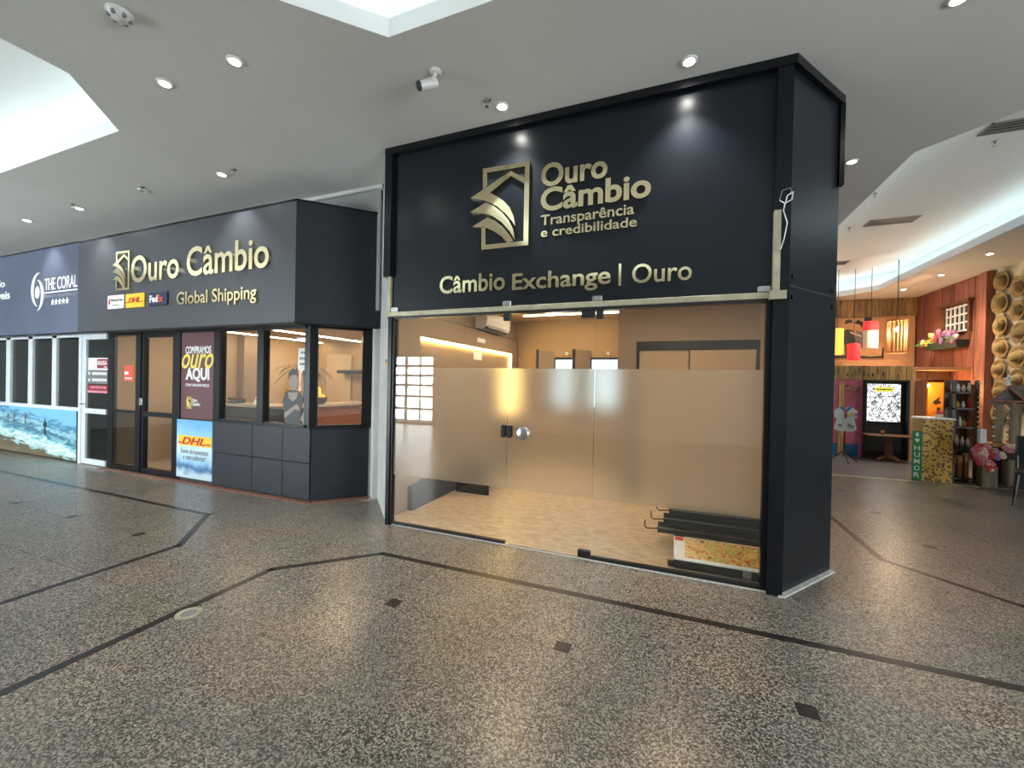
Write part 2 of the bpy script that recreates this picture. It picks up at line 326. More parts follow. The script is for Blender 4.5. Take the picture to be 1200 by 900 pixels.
def glyphs(body, bold=0., shear=0.):
    k = (body, bold, shear)
    if k in _cache: return _cache[k]
    c = bpy.data.curves.new('t', 'FONT'); c.body = body; c.size = 1; c.extrude = .5; c.offset = bold; c.shear = shear; c.resolution_u = 4
    o = bpy.data.objects.new('t', c); COL.objects.link(o)
    me = bpy.data.meshes.new_from_object(o.evaluated_get(bpy.context.evaluated_depsgraph_get()))
    bm = bmesh.new(); bm.from_mesh(me); bmesh.ops.remove_doubles(bm, verts=bm.verts[:], dist=1e-5); bm.verts.ensure_lookup_table(); bm.verts.index_update()
    vs = [v.co[:] for v in bm.verts]; fs = [[v.index for v in f.verts] for f in bm.faces]
    seen = [-1]*len(vs); comps = []
    for v in bm.verts:
        if seen[v.index] >= 0: continue
        st = [v]; seen[v.index] = len(comps); mem = []
        while st:
            q = st.pop(); mem.append(q.index)
            for e in q.link_edges:
                t = e.other_vert(q)
                if seen[t.index] < 0: seen[t.index] = len(comps); st.append(t)
        comps.append(mem)
    bm.free(); bpy.data.objects.remove(o); bpy.data.curves.remove(c); bpy.data.meshes.remove(me)
    _cache[k] = (vs, fs, seen, comps); return _cache[k]
def text(body, x0, x1, z0, z1, y, depth, m, parent, name='word', bold=0., shear=0., split=False, fn=None):
    """writing standing on a plane that faces -Y: ink box x0..x1, z0..z1, back at y"""
    vs, fs, seen, comps = glyphs(body, bold, shear)
    xs = [v[0] for v in vs]; ys = [v[1] for v in vs]; a0, a1, b0, b1 = min(xs), max(xs), min(ys), max(ys)
    def T(v):
        p = (x0+(v[0]-a0)/(a1-a0)*(x1-x0), y-depth*(v[2]+.5), z0+(v[1]-b0)/(b1-b0)*(z1-z0))
        return fn(*p) if fn else p
    if not split and ' ' not in body: return MB().add([T(v) for v in vs], fs).build(name, m, parent)
    rng = sorted([min(vs[i][0] for i in c), max(vs[i][0] for i in c), k] for k, c in enumerate(comps))
    gr = []
    for lo, hi, k in rng:
        if gr and (lo < gr[-1][1]+.16 if not split else lo < gr[-1][1]-.25*(min(hi-lo, gr[-1][1]-gr[-1][0]))): gr[-1][1] = max(hi, gr[-1][1]); gr[-1][2].append(k)
        else: gr.append([lo, hi, [k]])
    for lo, hi, ks in gr:
        ks = set(ks); idx = {}; mb = MB()
        for i, v in enumerate(vs):
            if seen[i] in ks: idx[i] = len(mb.v); mb.v.append(T(v))
        mb.f = [tuple(idx[i] for i in f) for f in fs if seen[f[0]] in ks]
        mb.build('letter' if split else name, m, parent)
def scribble(x0, x1, z0, z1, y, d, m, parent, cuts):
    'a line of writing too small to read in the photograph: a row of short strokes'
    mb = MB(); x = x0; tot = sum(cuts)+.35*(len(cuts)-1); k = (x1-x0)/tot
    for c in cuts: mb.box(x, x+c*k, y-d, y, z0, z1); x += (c+.35)*k
    o = mb.build('fine_print', m, parent); o['kind'] = 'stuff'; return o
EMB = {'top': [(0.213, 1.0), (0.997, 0.983), (0.925, 0.933), (0.29, 0.941)], 'lu': [(0.213, 1.0), (0.29, 0.941), (0.295, 0.778), (0.22, 0.741)],
 'rt': [(0.997, 0.983), (1.0, 0.0), (0.921, 0.053), (0.921, 0.732), (0.925, 0.933)], 'bt': [(0.215, 0.004), (0.285, 0.06), (0.921, 0.053), (1.0, 0.0)],
 'll': [(0.207, 0.294), (0.279, 0.274), (0.285, 0.06), (0.215, 0.004)], 'roof': [(0.0, 0.663), (0.692, 0.909), (0.929, 0.791), (0.921, 0.732), (0.694, 0.848), (0.347, 0.688)],
 'f1': [(0.0, 0.663), (0.347, 0.688), (0.47, 0.628), (0.587, 0.56), (0.685, 0.475), (0.754, 0.359), (0.78, 0.248), (0.728, 0.307), (0.611, 0.414), (0.473, 0.511), (0.294, 0.593), (0.133, 0.638)],
 'f2': [(0.005, 0.487), (0.275, 0.578), (0.414, 0.52), (0.553, 0.434), (0.67, 0.326), (0.749, 0.21), (0.781, 0.078), (0.693, 0.188), (0.556, 0.31), (0.398, 0.401), (0.198, 0.46)],
 'f3': [(0.041, 0.303), (0.31, 0.393), (0.449, 0.334), (0.587, 0.245), (0.694, 0.14), (0.757, 0.067), (0.655, 0.055), (0.561, 0.138), (0.423, 0.215), (0.273, 0.273)]}
def emblem(x0, x1, z0, z1, y, d, m, parent, parts=True):
    S = lambda ps: [(x0+u*(x1-x0), z0+v*(z1-z0)) for u, v in ps]
    fr = MB()
    for k in ('top', 'lu', 'rt', 'bt', 'll', 'roof'): fr.plate(S(EMB[k]), y-d, y)
    if not parts:
        for k in ('f1', 'f2', 'f3'): fr.plate(S(EMB[k]), y-d, y)
        return fr.build('emblem', m, parent)
    e = fr.build('emblem_frame', m, parent)
    for k in ('f1', 'f2', 'f3'): MB().plate(S(EMB[k]), y-d, y).build('emblem_page', m, e)

ZC = 4.12
# ------------------------------------------------------------------ structure: floor
fl = struct(B(-16.5, 8.5, -5.5, 15, -.06, -.004).build('floor', 'mortar'))
GX, GY, GS = .023, 2.425, .62
slab = MB().box(-GS/2+.0012, GS/2-.0012, -GS/2+.0012, GS/2-.0012, -.004, 0)
proto = slab.build('slab', 'granite', fl)
def in_shop(x, y):      # cells wholly inside a shop get no granite
    return (y > 4.05+GS/2 and x < -3.9) or (x > -3.0 and x < .9 and y > 3.78+GS/2 and y < 8.2) or (y > 4.6+GS and x < 1.1)
cells = []
for i in range(-27, 14):
    for j in range(-13, 12):
        x, y = GX+GS*(i+.5), GY+GS*(j+.5)
        if y > 9.25-GS/2+.2 or in_shop(x, y): continue
        d = -.367*x+.93*y
        r = .93*x+.367*y
        vis = d > .7 and abs(r) < d*1.3 and d < 12
        cells.append((0 if vis else 1, d, x, y))
cells.sort(); rest = MB(); first = True; cnt = 0
for vis, d, x, y in cells:
    if vis == 0 and cnt < 290:
        cnt += 1
        if first: proto.location = (x, y, 0); first = False; continue
        o = proto.copy(); COL.objects.link(o); o.location = (x, y, 0); o.parent = fl
    else: rest.box(x-GS/2+.0012, x+GS/2-.0012, y-GS/2+.0012, y+GS/2-.0012, -.004, 0)
o = rest.build('slabs', 'granite', fl); o['kind'] = 'stuff'
def strip(pts, wd=.062):
    for a, b in zip(pts, pts[1:]):
        a, b = Vector((*a, 0)), Vector((*b, 0)); d = (b-a).normalized(); n = Vector((-d.y, d.x, 0))*wd/2
        e = d*wd*.2
        MB().prism([(p.x, p.y) for p in (a-n-e, b-n+e, b+n+e, a+n-e)], -.004, .0006).build('inlay_strip', 'granite_dark', fl)
strip([(8, 3.068), (-2.457, 3.068), (-3.08, 2.445), (-3.08, -4.5)])
strip([(-15, 3.115), (-4.96, 3.115), (-4.29, 2.445), (-4.29, -4.5)])
strip([(1.846, 9.1), (1.846, 4.85), (2.46, 4.24), (6.5, 4.24)])
def inlay(x, y, s=.047):
    MB().prism([(x-s, y-s), (x+s, y-s), (x+s, y+s), (x-s, y+s)], -.004, .0007).build('inlay_square', 'granite_dark', fl)
for x in (-1.833, -.593, .647): inlay(x, 2.427)
for x in (-4.945, -6.2, -7.44, -8.68): inlay(x, 2.455)
for y in (5.46, 6.66, 7.9): inlay(2.46, y)
for x in (3.7, 4.94): inlay(x, 5.46)
B(-6, 6.2, 9.22, 9.27, -.004, .003).build('edge_strip', 'aluminium', fl)
struct(B(1.3, 8.3, 9.27, 14.8, -.004, .0015).build('floor_restaurant', 'grey_floor'))
struct(MB().prism([(-2.9, 3.75), (.72, 3.75), (1.2, 4.39), (1.2, 7.95), (-3.1, 7.95), (-3.1, 3.97)], -.004, .004).build('floor_exchange', 'beige_marble'))
struct(MB().prism([(-9.0, 4.03), (-4.35, 4.03), (-3.85, 4.5), (-3.65, 8.1), (-9.0, 8.1)], -.004, .003).build('floor_agency', 'beige_marble'))
struct(B(-15.4, -9.1, 4.03, 8.1, -.004, .003).build('floor_vacant', 'grey_floor'))
dr = thing('floor_drain', 'small oval pale metal drain cover beside the dark inlay strip on the granite floor', 'drain', (-3.0, 1.77, 0))
MB().lathe([(.045, .0005), (.075, .0005), (.075, .003), (.07, .004), (.05, .004), (.045, .001)], (-3.0, 1.77, 0), n=28).build('ring', 'aluminium', dr, True)
MB().cyl((-3.0, 1.77, .0005), (-3.0, 1.77, .002), .046, n=24).build('grate', 'plastic_grey', dr)

# ------------------------------------------------------------------ structure: ceiling with lit coves
def oct_(x0, x1, y0, y1, c): return [(x0+c, y0), (x1-c, y0), (x1, y0+c), (x1, y1-c), (x1-c, y1), (x0+c, y1), (x0, y1-c), (x0, y0+c)]
coves = [(-12.6, -4.79, -3.2, 2.46, .62), (-2.63, 1.9, -2.6, 2.475, .62), (2.325, 4.83, 5.0, 13.79, .62)]
holes = [oct_(*c) for c in coves]
outer = [(-15.5, -5), (8, -5), (8, 14.6), (-15.5, 14.6)]
loops = [[Vector((x, y, 0)) for x, y in outer]]+[[Vector((x, y, 0)) for x, y in h[::-1]] for h in holes]
flat = [p for l in loops for p in l]
tri = tessellate_polygon(loops)
cm = MB(); cm.add([(p.x, p.y, ZC) for p in flat], tri)
ce = struct(cm.build('ceiling', 'ceiling_paint'))
def off(c, d):
    k = d*math.tan(math.pi/8)*0
    return oct_(c[0]-d, c[1]+d, c[2]-d, c[3]+d, c[4]+d*(2-math.sqrt(2)))
for c, h in zip(coves, holes):
    n = len(h); zl, zt = ZC+.14, ZC+.50; o2 = off(c, .36); o1 = off(c, .12); oi_ = off(c, .05)
    lip = MB()
    lip.add([(x, y, ZC) for x, y in h]+[(x, y, zl) for x, y in h]+[(x, y, zl) for x, y in oi_]+[(x, y, zl-.02) for x, y in oi_]+[(x, y, zl-.02) for x, y in o2],
            [(i+k*n, (i+1) % n+k*n, (i+1) % n+(k+1)*n, i+(k+1)*n) for i in range(n) for k in range(4)])
    lip.build('cove_lip', 'cove_paint', ce)
    cav = MB(); cav.add([(x, y, zl-.02) for x, y in o2]+[(x, y, zt) for x, y in o2], [(i, (i+1) % n, (i+1) % n+n, i+n) for i in range(n)]+[tuple(range(n, 2*n))])
    cav.build('cove_recess', 'cove_paint', ce)
    led = MB()
    for i in range(n):
        a, b = Vector((*o1[i], 0)), Vector((*o1[(i+1) % n], 0)); d = (b-a).normalized(); q = Vector((-d.y, d.x, 0))*.02
        led.prism([(p.x, p.y) for p in (a-q, b-q, b+q, a+q)], zl-.02, zl+.006)
    led.build('cove_led_strip', 'cove_led', ce)
# outer walls of the hall (behind the camera too), with a glazed entrance
def wall_with_openings(name, horiz, c, a0, a1, ops, m='wall_white', zt=ZC+.02, th=.15):
    mb = MB(); xs = a0
    def seg(u0, u1, z0, z1):
        if horiz: mb.box(u0, u1, c-th, c, z0, z1)
        else: mb.box(c-th, c, u0, u1, z0, z1)
    for u0, u1, z0, z1 in ops:
        seg(xs, u0, 0, zt); seg(u0, u1, z1, zt)
        if z0 > 0: seg(u0, u1, 0, z0)
        xs = u1
    seg(xs, a1, 0, zt)
    return struct(mb.build(name, m))
wall_with_openings('wall_front', True, -5, -15.6, 8.1, [(-15.0, -7.9, 0, 2.5)])
struct(B(-15.55, -15.4, -5, 8.1, 0, ZC).build('wall_left', 'wall_grey'))
wall_with_openings('wall_east', False, 8.15, -5, 14.8, [(-3.5, 1.5, 0, 2.6)])  # opening added to let the east fill light in
struct(B(-15.6, -3.4, 8.1, 8.25, 0, ZC).build('wall_agency_back', 'wall_warm'))
for k, (x0, x1) in enumerate(((-15.0, -7.9),)):
    d_ = sempty('door_%d' % (k+5), (x0, -5, 0))
    for i in range(13):
        x = x0+(x1-x0)*i/12; hw_ = .05 if i % 2 == 0 else .02; B(x-hw_, x+hw_, -5.1, -5.02, 0, 2.5).build('stile', 'white_frame', d_)
    for z in (.04, .55, 1.0, 1.4, 1.75, 2.1, 2.46): B(x0, x1, -5.09, -5.03, z-.04, z+.04).build('rail', 'white_frame', d_)
    for i in range(6):
        x = x0+(x1-x0)*i/6; B(x+.04, x+(x1-x0)/6-.04, -5.065, -5.055, .08, 2.42).build('pane', 'clear_glass', d_)

# ------------------------------------------------------------------ main exchange shop
YF = 3.736
# shell
struct(MB().prism([(.80, 3.70), (1.30, 4.36), (1.22, 4.40), (.74, 3.76)], 0, ZC).build('wall_right', 'black_panel'))
struct(B(1.2, 1.3, 4.37, 8.1, 0, ZC).build('wall_right_return', 'black_panel'))
struct(MB().prism([(-2.95, 3.74), (-2.90, 3.79), (-3.70, 4.59), (-3.75, 4.54)], 0, ZC).build('wall_left_return', 'wall_white'))
struct(B(-3.15, -3.05, 3.96, 8.1, 0, 2.82).build('wall_exchange_left', 'wall_taupe'))
struct(B(-3.15, 1.2, 7.9, 8.0, 0, 2.82).build('wall_exchange_back', 'wall_warm'))
struct(MB().prism([(-2.85, 3.81), (.72, 3.81), (1.19, 4.42), (1.19, 7.95), (-3.1, 7.95), (-3.1, 4.06)], 2.82, 2.90).build('ceiling_exchange', 'wall_sand'))
struct(MB().prism([(1.06, 4.4), (1.2, 4.4), (1.2, 7.9), (1.06, 7.9)], .004, 2.82).build('wall_exchange_right', 'wall_taupe'))
pw = struct(MB().box(-.69, -.52, 6.3, 6.4, .004, 2.82).box(-.52, 1.06, 6.3, 6.4, 2.225, 2.82).build('wall_partition', 'wall_taupe'))
struct(B(-.79, -.69, 6.3, 7.9, .004, 2.82).build('wall_partition_side', 'wall_taupe'))
wlr = bpy.data.objects['wall_left_return']
ld = Vector((-1, 1, 0)).normalized(); ln = Vector((-1, -1, 0)).normalized()
def lret(u, z, o): p = Vector((-2.95, 3.74, 0))+ld*u+ln*o; return (p.x, p.y, z)
for u in (.16, .33, .62):
    MB().add([lret(u, 0.02, .002), lret(u+.012, .02, .002), lret(u+.012, 4.1, .002), lret(u, 4.1, .002)], [(0, 1, 2, 3)]).build('panel_joint', 'wall_grey', wlr)
for z0, z1, m_ in ((1.80, 1.83, 'blue_wall'), (1.83, 1.90, 'white_print'), (1.76, 1.80, 'yellow_print')):
    MB().add([lret(.17, z0, .003), lret(.32, z0, .003), lret(.32, z1, .003), lret(.17, z1, .003)], [(0, 1, 2, 3)]).build('sticker', m_, wlr)
# sliding door of the partition
d1 = sempty('door_3', (.2, 6.35, 0))
B(-.52, 1.06, 6.28, 6.38, 2.105, 2.225).build('track', 'black_metal', d1)
B(-.52, -.49, 6.29, 6.38, .004, 2.105).build('jamb', 'black_metal', d1); B(1.03, 1.06, 6.29, 6.38, .004, 2.105).build('jamb', 'black_metal', d1)
MB().cbox(-.485, .19, 6.33, 6.37, .01, 2.10, .006).build('leaf', 'wall_sand', d1); MB().cbox(.205, 1.025, 6.31, 6.35, .01, 2.10, .006).build('leaf', 'wall_sand', d1)
# panelling on the inner left wall: niche with LED, black joint line
XL = -3.05
pn = struct(MB().box(XL, XL+.05, 3.98, 4.42, .004, 2.43).box(XL, XL+.05, 4.42, 7.58, 2.15, 2.43).box(XL, XL+.05, 7.58, 7.88, .004, 2.43).build('trim_1', 'wall_taupe'))
MB().box(XL, XL+.055, 3.98, 7.9, 2.43, 2.445).box(XL, XL+.055, 7.88, 7.895, .004, 2.43).build('joint_line', 'black_metal', pn)
B(XL+.005, XL+.03, 4.42, 7.58, 2.115, 2.15).build('led_strip', 'warm_led', pn); B(XL+.005, XL+.03, 7.54, 7.58, 1.0, 2.13).build('led_strip', 'warm_led', pn)
B(XL, XL+.12, 4.2, 7.5, .004, .30).build('plinth', 'sofa_dark', pn)
for y0, z0, h in ((6.02, 2.24, .07), (6.0, 1.95, .12), (5.2, 1.62, .07)):
    B(XL+.051 if z0 > 2.15 else XL+.001, XL+.054 if z0 > 2.15 else XL+.004, y0, y0+.3, z0, z0+h).build('notice', 'white_print', pn)
# ceiling LED line, and unseen lamps added to brighten the exchange room
tag(B(-2.6, -.85, 7.1, 7.14, 2.805, 2.82).build('ceiling_light_line', 'white_led'), 'thin warm LED line in the ceiling before the two bluish windows', 'light')
for x, y in ((-1.9, 4.9), (.1, 4.9), (-1.9, 6.6)):
    t = thing('added_panel_lamp', 'added unseen square ceiling lamp that brightens the exchange office', 'lamp', (x, y, 2.82), 'added ceiling lamps of the exchange office')
    MB().box(x-.2, x+.2, y-.2, y-.18, 2.79, 2.82).box(x-.2, x+.2, y+.18, y+.2, 2.79, 2.82).box(x-.2, x-.18, y-.2, y+.2, 2.79, 2.82).box(x+.18, x+.2, y-.2, y+.2, 2.79, 2.82).build('frame', 'plastic_white', t)
    B(x-.18, x+.18, y-.18, y+.18, 2.80, 2.82).build('diffuser', 'added_shop_lamp', t)
# two back windows with their half-open sash
for k, (x0, x1) in enumerate(((-2.22, -1.70), (-1.50, -.83))):
    wn = sempty('window_%d' % (k+1), (x0, 7.9, 1.1))
    MB().box(x0, x1, 7.86, 7.9, 2.05, 2.09).box(x0, x1, 7.86, 7.9, 1.1, 1.14).box(x0, x0+.03, 7.86, 7.9, 1.1, 2.09).box(x1-.03, x1, 7.86, 7.9, 1.1, 2.09).build('window_frame', 'black_metal', wn)
    B(x0+.03, x1-.03, 7.885, 7.9, 1.14, 2.05).build('pane', 'daylit_pane', wn)
    MB().prism([(x0-.02, 7.88), (x0-.26, 7.62), (x0-.23, 7.60), (x0+.01, 7.86)], 1.1, 2.22).build('sash', 'wall_taupe', wn)
    MB().prism([(x0-.27, 7.63), (x0-.29, 7.61), (x0-.25, 7.57), (x0-.23, 7.59)], 1.1, 2.235).build('sash_stile', 'black_metal', wn)
    MB().cyl(((x0+x1)/2, 7.9, 2.17), ((x0+x1)/2, 7.84, 2.17), .03, n=12).build('spot', 'plastic_white', wn)
# air conditioner on the left wall
ac = thing('air_conditioner', 'white split air conditioner high on the wall above the yellow LED niche', 'air conditioner', (XL, 6.5, 2.47))
ax = lambda p: [(XL+u, v) for u, v in p]
prof = [(0, 2.47), (.13, 2.47), (.2, 2.53), (.215, 2.62), (.20, 2.74), (.16, 2.76), (0, 2.76)]
o = MB().prism(prof, 6.05, 7.05); o.map(lambda x, y, z: (XL+x, z, y)); o.build('body', 'plastic_white', ac)
B(XL+.10, XL+.195, 6.1, 7.0, 2.468, 2.5).build('outlet', 'ink', ac)
MB().prism([(.13, 2.475), (.22, 2.485), (.22, 2.495), (.13, 2.485)], 6.12, 6.98).map(lambda x, y, z: (XL+x, z, y)).build('flap', 'plastic_white', ac)
# low table, sofa
lt = thing('coffee_table', 'low black-framed table with dark panels on the beige marble floor', 'table', (-2.6, 5.6, 0))
for x in (-2.86, -2.40):
    for y in (5.22, 6.0): B(x-.02, x+.02, y-.02, y+.02, .004, .40).build('leg', 'black_metal', lt)
MB().cbox(-2.9, -2.36, 5.18, 6.04, .40, .43, .008).build('top', 'sofa_dark', lt)
B(-2.86, -2.40, 5.215, 5.225, .03, .40).build('panel', 'dark_glass', lt); B(-2.86, -2.4, 5.20, 5.24, .004, .03).build('rail', 'black_metal', lt)
# metal display rack and picture box lying on the floor by the glass
rk = thing('display_rack', 'black metal rack of three stacked trays with hooks lying on the beige marble floor', 'rack', (.5, 4.5, 0))
for k in range(3):
    x0, y0, z = -.02-.05*k, 4.62-.16*k, .30-.05*k
    MB().box(x0, 1.0, y0, y0+.12, z-.045, z-.03).box(x0, 1.0, y0-.012, y0, z-.055, z).box(x0, 1.0, y0+.12, y0+.13, z-.045, z+.01).build('tray', 'tray_metal', rk)
    B(x0+.01, .99, y0-.016, y0-.012, z-.012, z+.004).build('tray_edge', 'steel', rk)
    MB().tube([(x0, y0, z-.02), (x0-.10, y0-.01, z-.03), (x0-.12, y0-.01, z-.01), (x0-.12, y0-.01, z+.05)], .006).build('hook', 'black_metal', rk)
for x in (.08, .95): B(x-.05, x+.05, 4.32, 4.72, .004, .17).build('support', 'black_metal', rk)
px = thing('picture_box', 'flat lightbox with a food photo on its face lying behind the glass front', 'box', (.4, 4.0, 0))
MB().cbox(.03, .70, 3.84, 3.92, .012, .095, .006).build('body', 'black_metal', px)
q0, q1, h0, h1 = 3.835, 4.10, .098, .20
MB().add([(.03, q0, h0), (.74, q0, h0), (.92, q1, h1), (.03, q1, h1), (.03, q0, h0-.012), (.74, q0, h0-.012), (.92, q1, h1-.012), (.03, q1, h1-.012)],
         [(0, 1, 2, 3), (7, 6, 5, 4), (0, 4, 5, 1), (1, 5, 6, 2), (2, 6, 7, 3), (3, 7, 4, 0)]).build('border', 'soft_white', px)
sl = lambda x, t, h=.0015: (x, q0+(q1-q0)*t, h0+(h1-h0)*t+h)
MB().add([sl(.12, .08), sl(.72, .08), sl(.86, .97), sl(.12, .97)], [(0, 1, 2, 3)]).build('photo', 'food_print', px)
MB().add([sl(.04, .8), sl(.11, .8), sl(.11, .98), sl(.04, .98)], [(0, 1, 2, 3)]).build('red_corner', 'red_print', px)
MB().box(.05, .9, 4.07, 4.10, .004, .18).build('back_support', 'black_metal', px)
B(-.02, .03, 3.86, 3.90, .012, .05).build('foot', 'black_metal', px); B(.56, .62, 3.833, 3.84, .02, .085).build('label', 'plastic_grey', px)

# glass front: two fixed lights and a pivot door, frosted band on each
gf = sempty('window_3', (-1.1, YF, 0))
PX = [-2.865, -1.517, -.668, .66]
names = [gf, sempty('door_4', (-1.1, YF, 0)), gf]
for k in range(3):
    a, b = PX[k]+.003, PX[k+1]-.003; z0 = .03 if k != 1 else .012; p = names[k]
    B(a, b, YF-.005, YF+.005, z0, 2.28).build('pane', 'clear_glass', p)
    B(a, b, YF+.006, YF+.0075, .55, 1.73).build('frosted_band', 'frosted_film', p)
for a, b in ((PX[0], PX[1]), (PX[2], PX[3])): B(a, b, YF-.018, YF+.018, .004, .034).build('bottom_channel', 'black_metal', gf)
B(-2.95, .75, YF-.03, YF+.03, 2.262, 2.285).build('head_channel', 'black_metal', gf)
MB().box(-2.93, -2.885, YF-.045, YF+.045, 0, 2.28).build('jamb', 'black_trim', gf); B(-2.885, -2.862, YF-.03, YF+.03, 0, 2.28).build('jamb_profile', 'black_trim', gf)
B(.66, .70, YF-.03, YF+.03, 0, 2.28).build('jamb', 'black_trim', gf)
dp = names[1]
MB().cbox(-.79, -.672, YF-.022, YF+.022, .008, .075, .006).build('bottom_patch', 'black_metal', dp)
MB().cbox(-.80, -.672, YF-.022, YF+.022, 2.195, 2.262, .006).build('top_patch', 'black_metal', dp); MB().cbox(-.664, -.60, YF-.022, YF+.022, 2.18, 2.262, .006).build('top_patch', 'black_metal', gf)
MB().cbox(-1.57, -1.50, YF-.022, YF+.022, 2.195, 2.265, .006).build('clip', 'black_metal', gf)
MB().cbox(-1.575, -1.522, YF-.03, YF+.03, 1.05, 1.175, .015, 2).build('lock_plate', 'black_metal', gf); MB().cbox(-1.512, -1.46, YF-.03, YF+.03, 1.05, 1.175, .015, 2).build('lock_plate', 'black_metal', dp)
for s in (-1, 1): MB().lathe([(0, .04), (.05, .04), (.066, .032), (.066, .025), (.045, .02), (.03, .006)], (-1.345, YF, 1.105), (0, s, 0), 24).build('knob', 'steel', dp, True)
# silicone along the floor
MB().prism([(-2.87, 3.715), (.72, 3.69), (.72, 3.705), (-2.87, 3.722)], 0, .008).build('sealant', 'silicone', gf)
MB().prism([(.77, 3.645), (.81, 3.645), (1.33, 4.335), (1.31, 4.37), (1.29, 4.35), (.79, 3.69)], 0, .012).build('sealant', 'silicone', gf)
# fascia
fa = thing('sign_fascia', 'tall black fascia with gold raised lettering above the frosted glass front', 'sign', (-1.1, YF, 2.3))
B(-2.90, .70, 3.715, 3.80, 2.335, 4.05).build('panel', 'black_panel', fa)
MB().box(-2.985, .82, 3.655, 3.80, 4.045, 4.115).box(-2.985, -2.895, 3.66, 3.80, 2.72, 4.045).build('frame_trim', 'black_trim', fa)
MB().prism([(.82, 3.655), (1.325, 4.33), (1.29, 4.36), (.80, 3.70)], 4.045, 4.115).build('side_trim', 'black_trim', fa)
MB().box(.695, .80, 3.665, 3.76, 0, 4.045).build('corner_post', 'black_trim', fa)
B(1.289, 1.325, 4.32, 4.37, 3.35, 4.05).build('edge_trim', 'black_trim', fa)
MB().cbox(-2.94, .73, 3.69, 3.75, 2.285, 2.335, .004).build('rail', 'aluminium', fa)
B(.69, .735, 3.652, 3.70, 2.335, 2.95).build('bare_channel', 'aluminium', fa); B(.67, .78, 3.645, 3.70, 2.27, 2.335).build('bare_channel_end', 'aluminium', fa)
B(-2.945, -2.905, 3.685, 3.735, 2.335, 2.76).build('bare_channel', 'aluminium', fa)
for x in (-1.53, -.655, .64, -2.86): MB().cbox(x-.045, x+.045, 3.69, 3.712, 2.335, 2.385, .008).build('clip', 'steel' if x > -2 else 'plastic_white', fa)
# cut cable ends at the corner
wp = [(.72, 3.65, 3.02), (.75, 3.62, 2.98), (.79, 3.61, 3.0), (.80, 3.62, 3.06), (.76, 3.6, 3.03), (.74, 3.62, 2.93), (.765, 3.61, 2.83), (.75, 3.62, 2.72), (.73, 3.63, 2.64)]
MB().tube(wp, .0035, 6).build('loose_wire', 'plastic_white', fa)
MB().tube([(.72, 3.65, 3.02), (.73, 3.62, 3.08), (.78, 3.61, 3.09), (.80, 3.62, 3.0)], .003, 6).build('loose_wire', 'plastic_grey', fa)
# seam and screws of the black side wall
wr = bpy.data.objects['wall_right']
ud = Vector((.5, .66, 0)).normalized(); un = Vector((ud.y, -ud.x, 0))
def side(u, z, o=0): p = Vector((.80, 3.70, 0))+ud*u+un*o; return (p.x, p.y, z)
MB().add([side(0, 2.375, .003), side(.828, 2.375, .003), side(.828, 2.385, .003), side(0, 2.385, .003)], [(0, 1, 2, 3)]).build('seam', 'ink', wr)
for u, z in ((.06, 2.46), (.06, 2.30), (.75, 2.44), (.75, 2.30)): MB().cyl(side(u, z, 0), side(u, z, .012), .022, n=10).build('screw', 'black_metal', wr)
# lettering
DY = 3.715
text('Ouro', -1.200, -.585, 3.425, 3.648, DY, .03, 'gold', fa, bold=.028, split=True)
text('Câmbio', -1.200, -.214, 3.198, 3.42, DY, .03, 'gold', fa, bold=.028, split=True)
text('Transparência', -1.20, -.350, 3.045, 3.172, DY, .018, 'gold', fa, 'tagline', bold=.016)
text('e credibilidade', -1.196, -.326, 2.965, 3.052, DY, .018, 'gold', fa, 'tagline', bold=.016)
text('Câmbio', -2.283, -1.548, 2.492, 2.676, DY, .03, 'gold', fa, bold=.018, split=True)
text('Exchange', -1.473, -.538, 2.432, 2.640, DY, .03, 'gold', fa, bold=.018, split=True)
B(-.470, -.448, DY-.03, DY, 2.458, 2.652).build('divider_bar', 'gold', fa)
text('Ouro', -.356, .120, 2.468, 2.636, DY, .03, 'gold', fa, bold=.01, split=True)
emblem(-1.944, -1.316, 2.902, 3.712, DY, .03, 'gold', fa)

# ------------------------------------------------------------------ left shops
YL = 4.0
struct(B(-15.4, -3.62, 4.36, 4.44, 2.5, ZC).build('wall_above_fascia', 'wall_grey'))
struct(B(-15.4, -3.55, 4.30, 4.36, ZC-.05, ZC-.002).build('trim_2', 'wall_white'))
struct(B(-9.1, -8.98, 4.05, 8.1, 0, 2.85).build('wall_agency_left', 'wall_sand'))
struct(MB().prism([(-15.4, 4.06), (-4.35, 4.06), (-3.85, 4.5), (-3.65, 8.1), (-15.4, 8.1)], 2.5, 2.56).build('ceiling_agency', 'wall_sand'))
struct(MB().prism([(-3.80, 4.47), (-3.70, 4.40), (-3.60, 4.5), (-3.60, 8.1), (-3.80, 8.1)], 0, 2.5).build('wall_agency_right', 'wall_white'))
# fascia boxes
f1 = thing('sign_fascia', 'slate grey fascia with gold lettering and three courier plates over the dark framed shop', 'sign', (-6, 3.8, 2.3))
MB().prism([(-9.25, 3.70), (-4.335, 3.70), (-3.645, 4.39), (-3.645, 4.42), (-4.36, 4.05), (-9.25, 4.05)], 2.28, 3.765).build('panel', 'slate_panel', f1)
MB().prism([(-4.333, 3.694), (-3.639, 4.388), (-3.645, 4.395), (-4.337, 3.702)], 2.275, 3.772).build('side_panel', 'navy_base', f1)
MB().prism([(-9.25, 3.69), (-4.33, 3.69), (-3.63, 4.385), (-3.65, 4.41), (-4.345, 3.715), (-9.25, 3.715)], 3.765, 3.785).build('top_trim', 'black_trim', f1)
MB().prism([(-9.25, 3.69), (-4.33, 3.69), (-3.63, 4.385), (-3.65, 4.41), (-4.345, 3.715), (-9.25, 3.715)], 2.258, 2.28).build('bottom_trim', 'black_trim', f1)
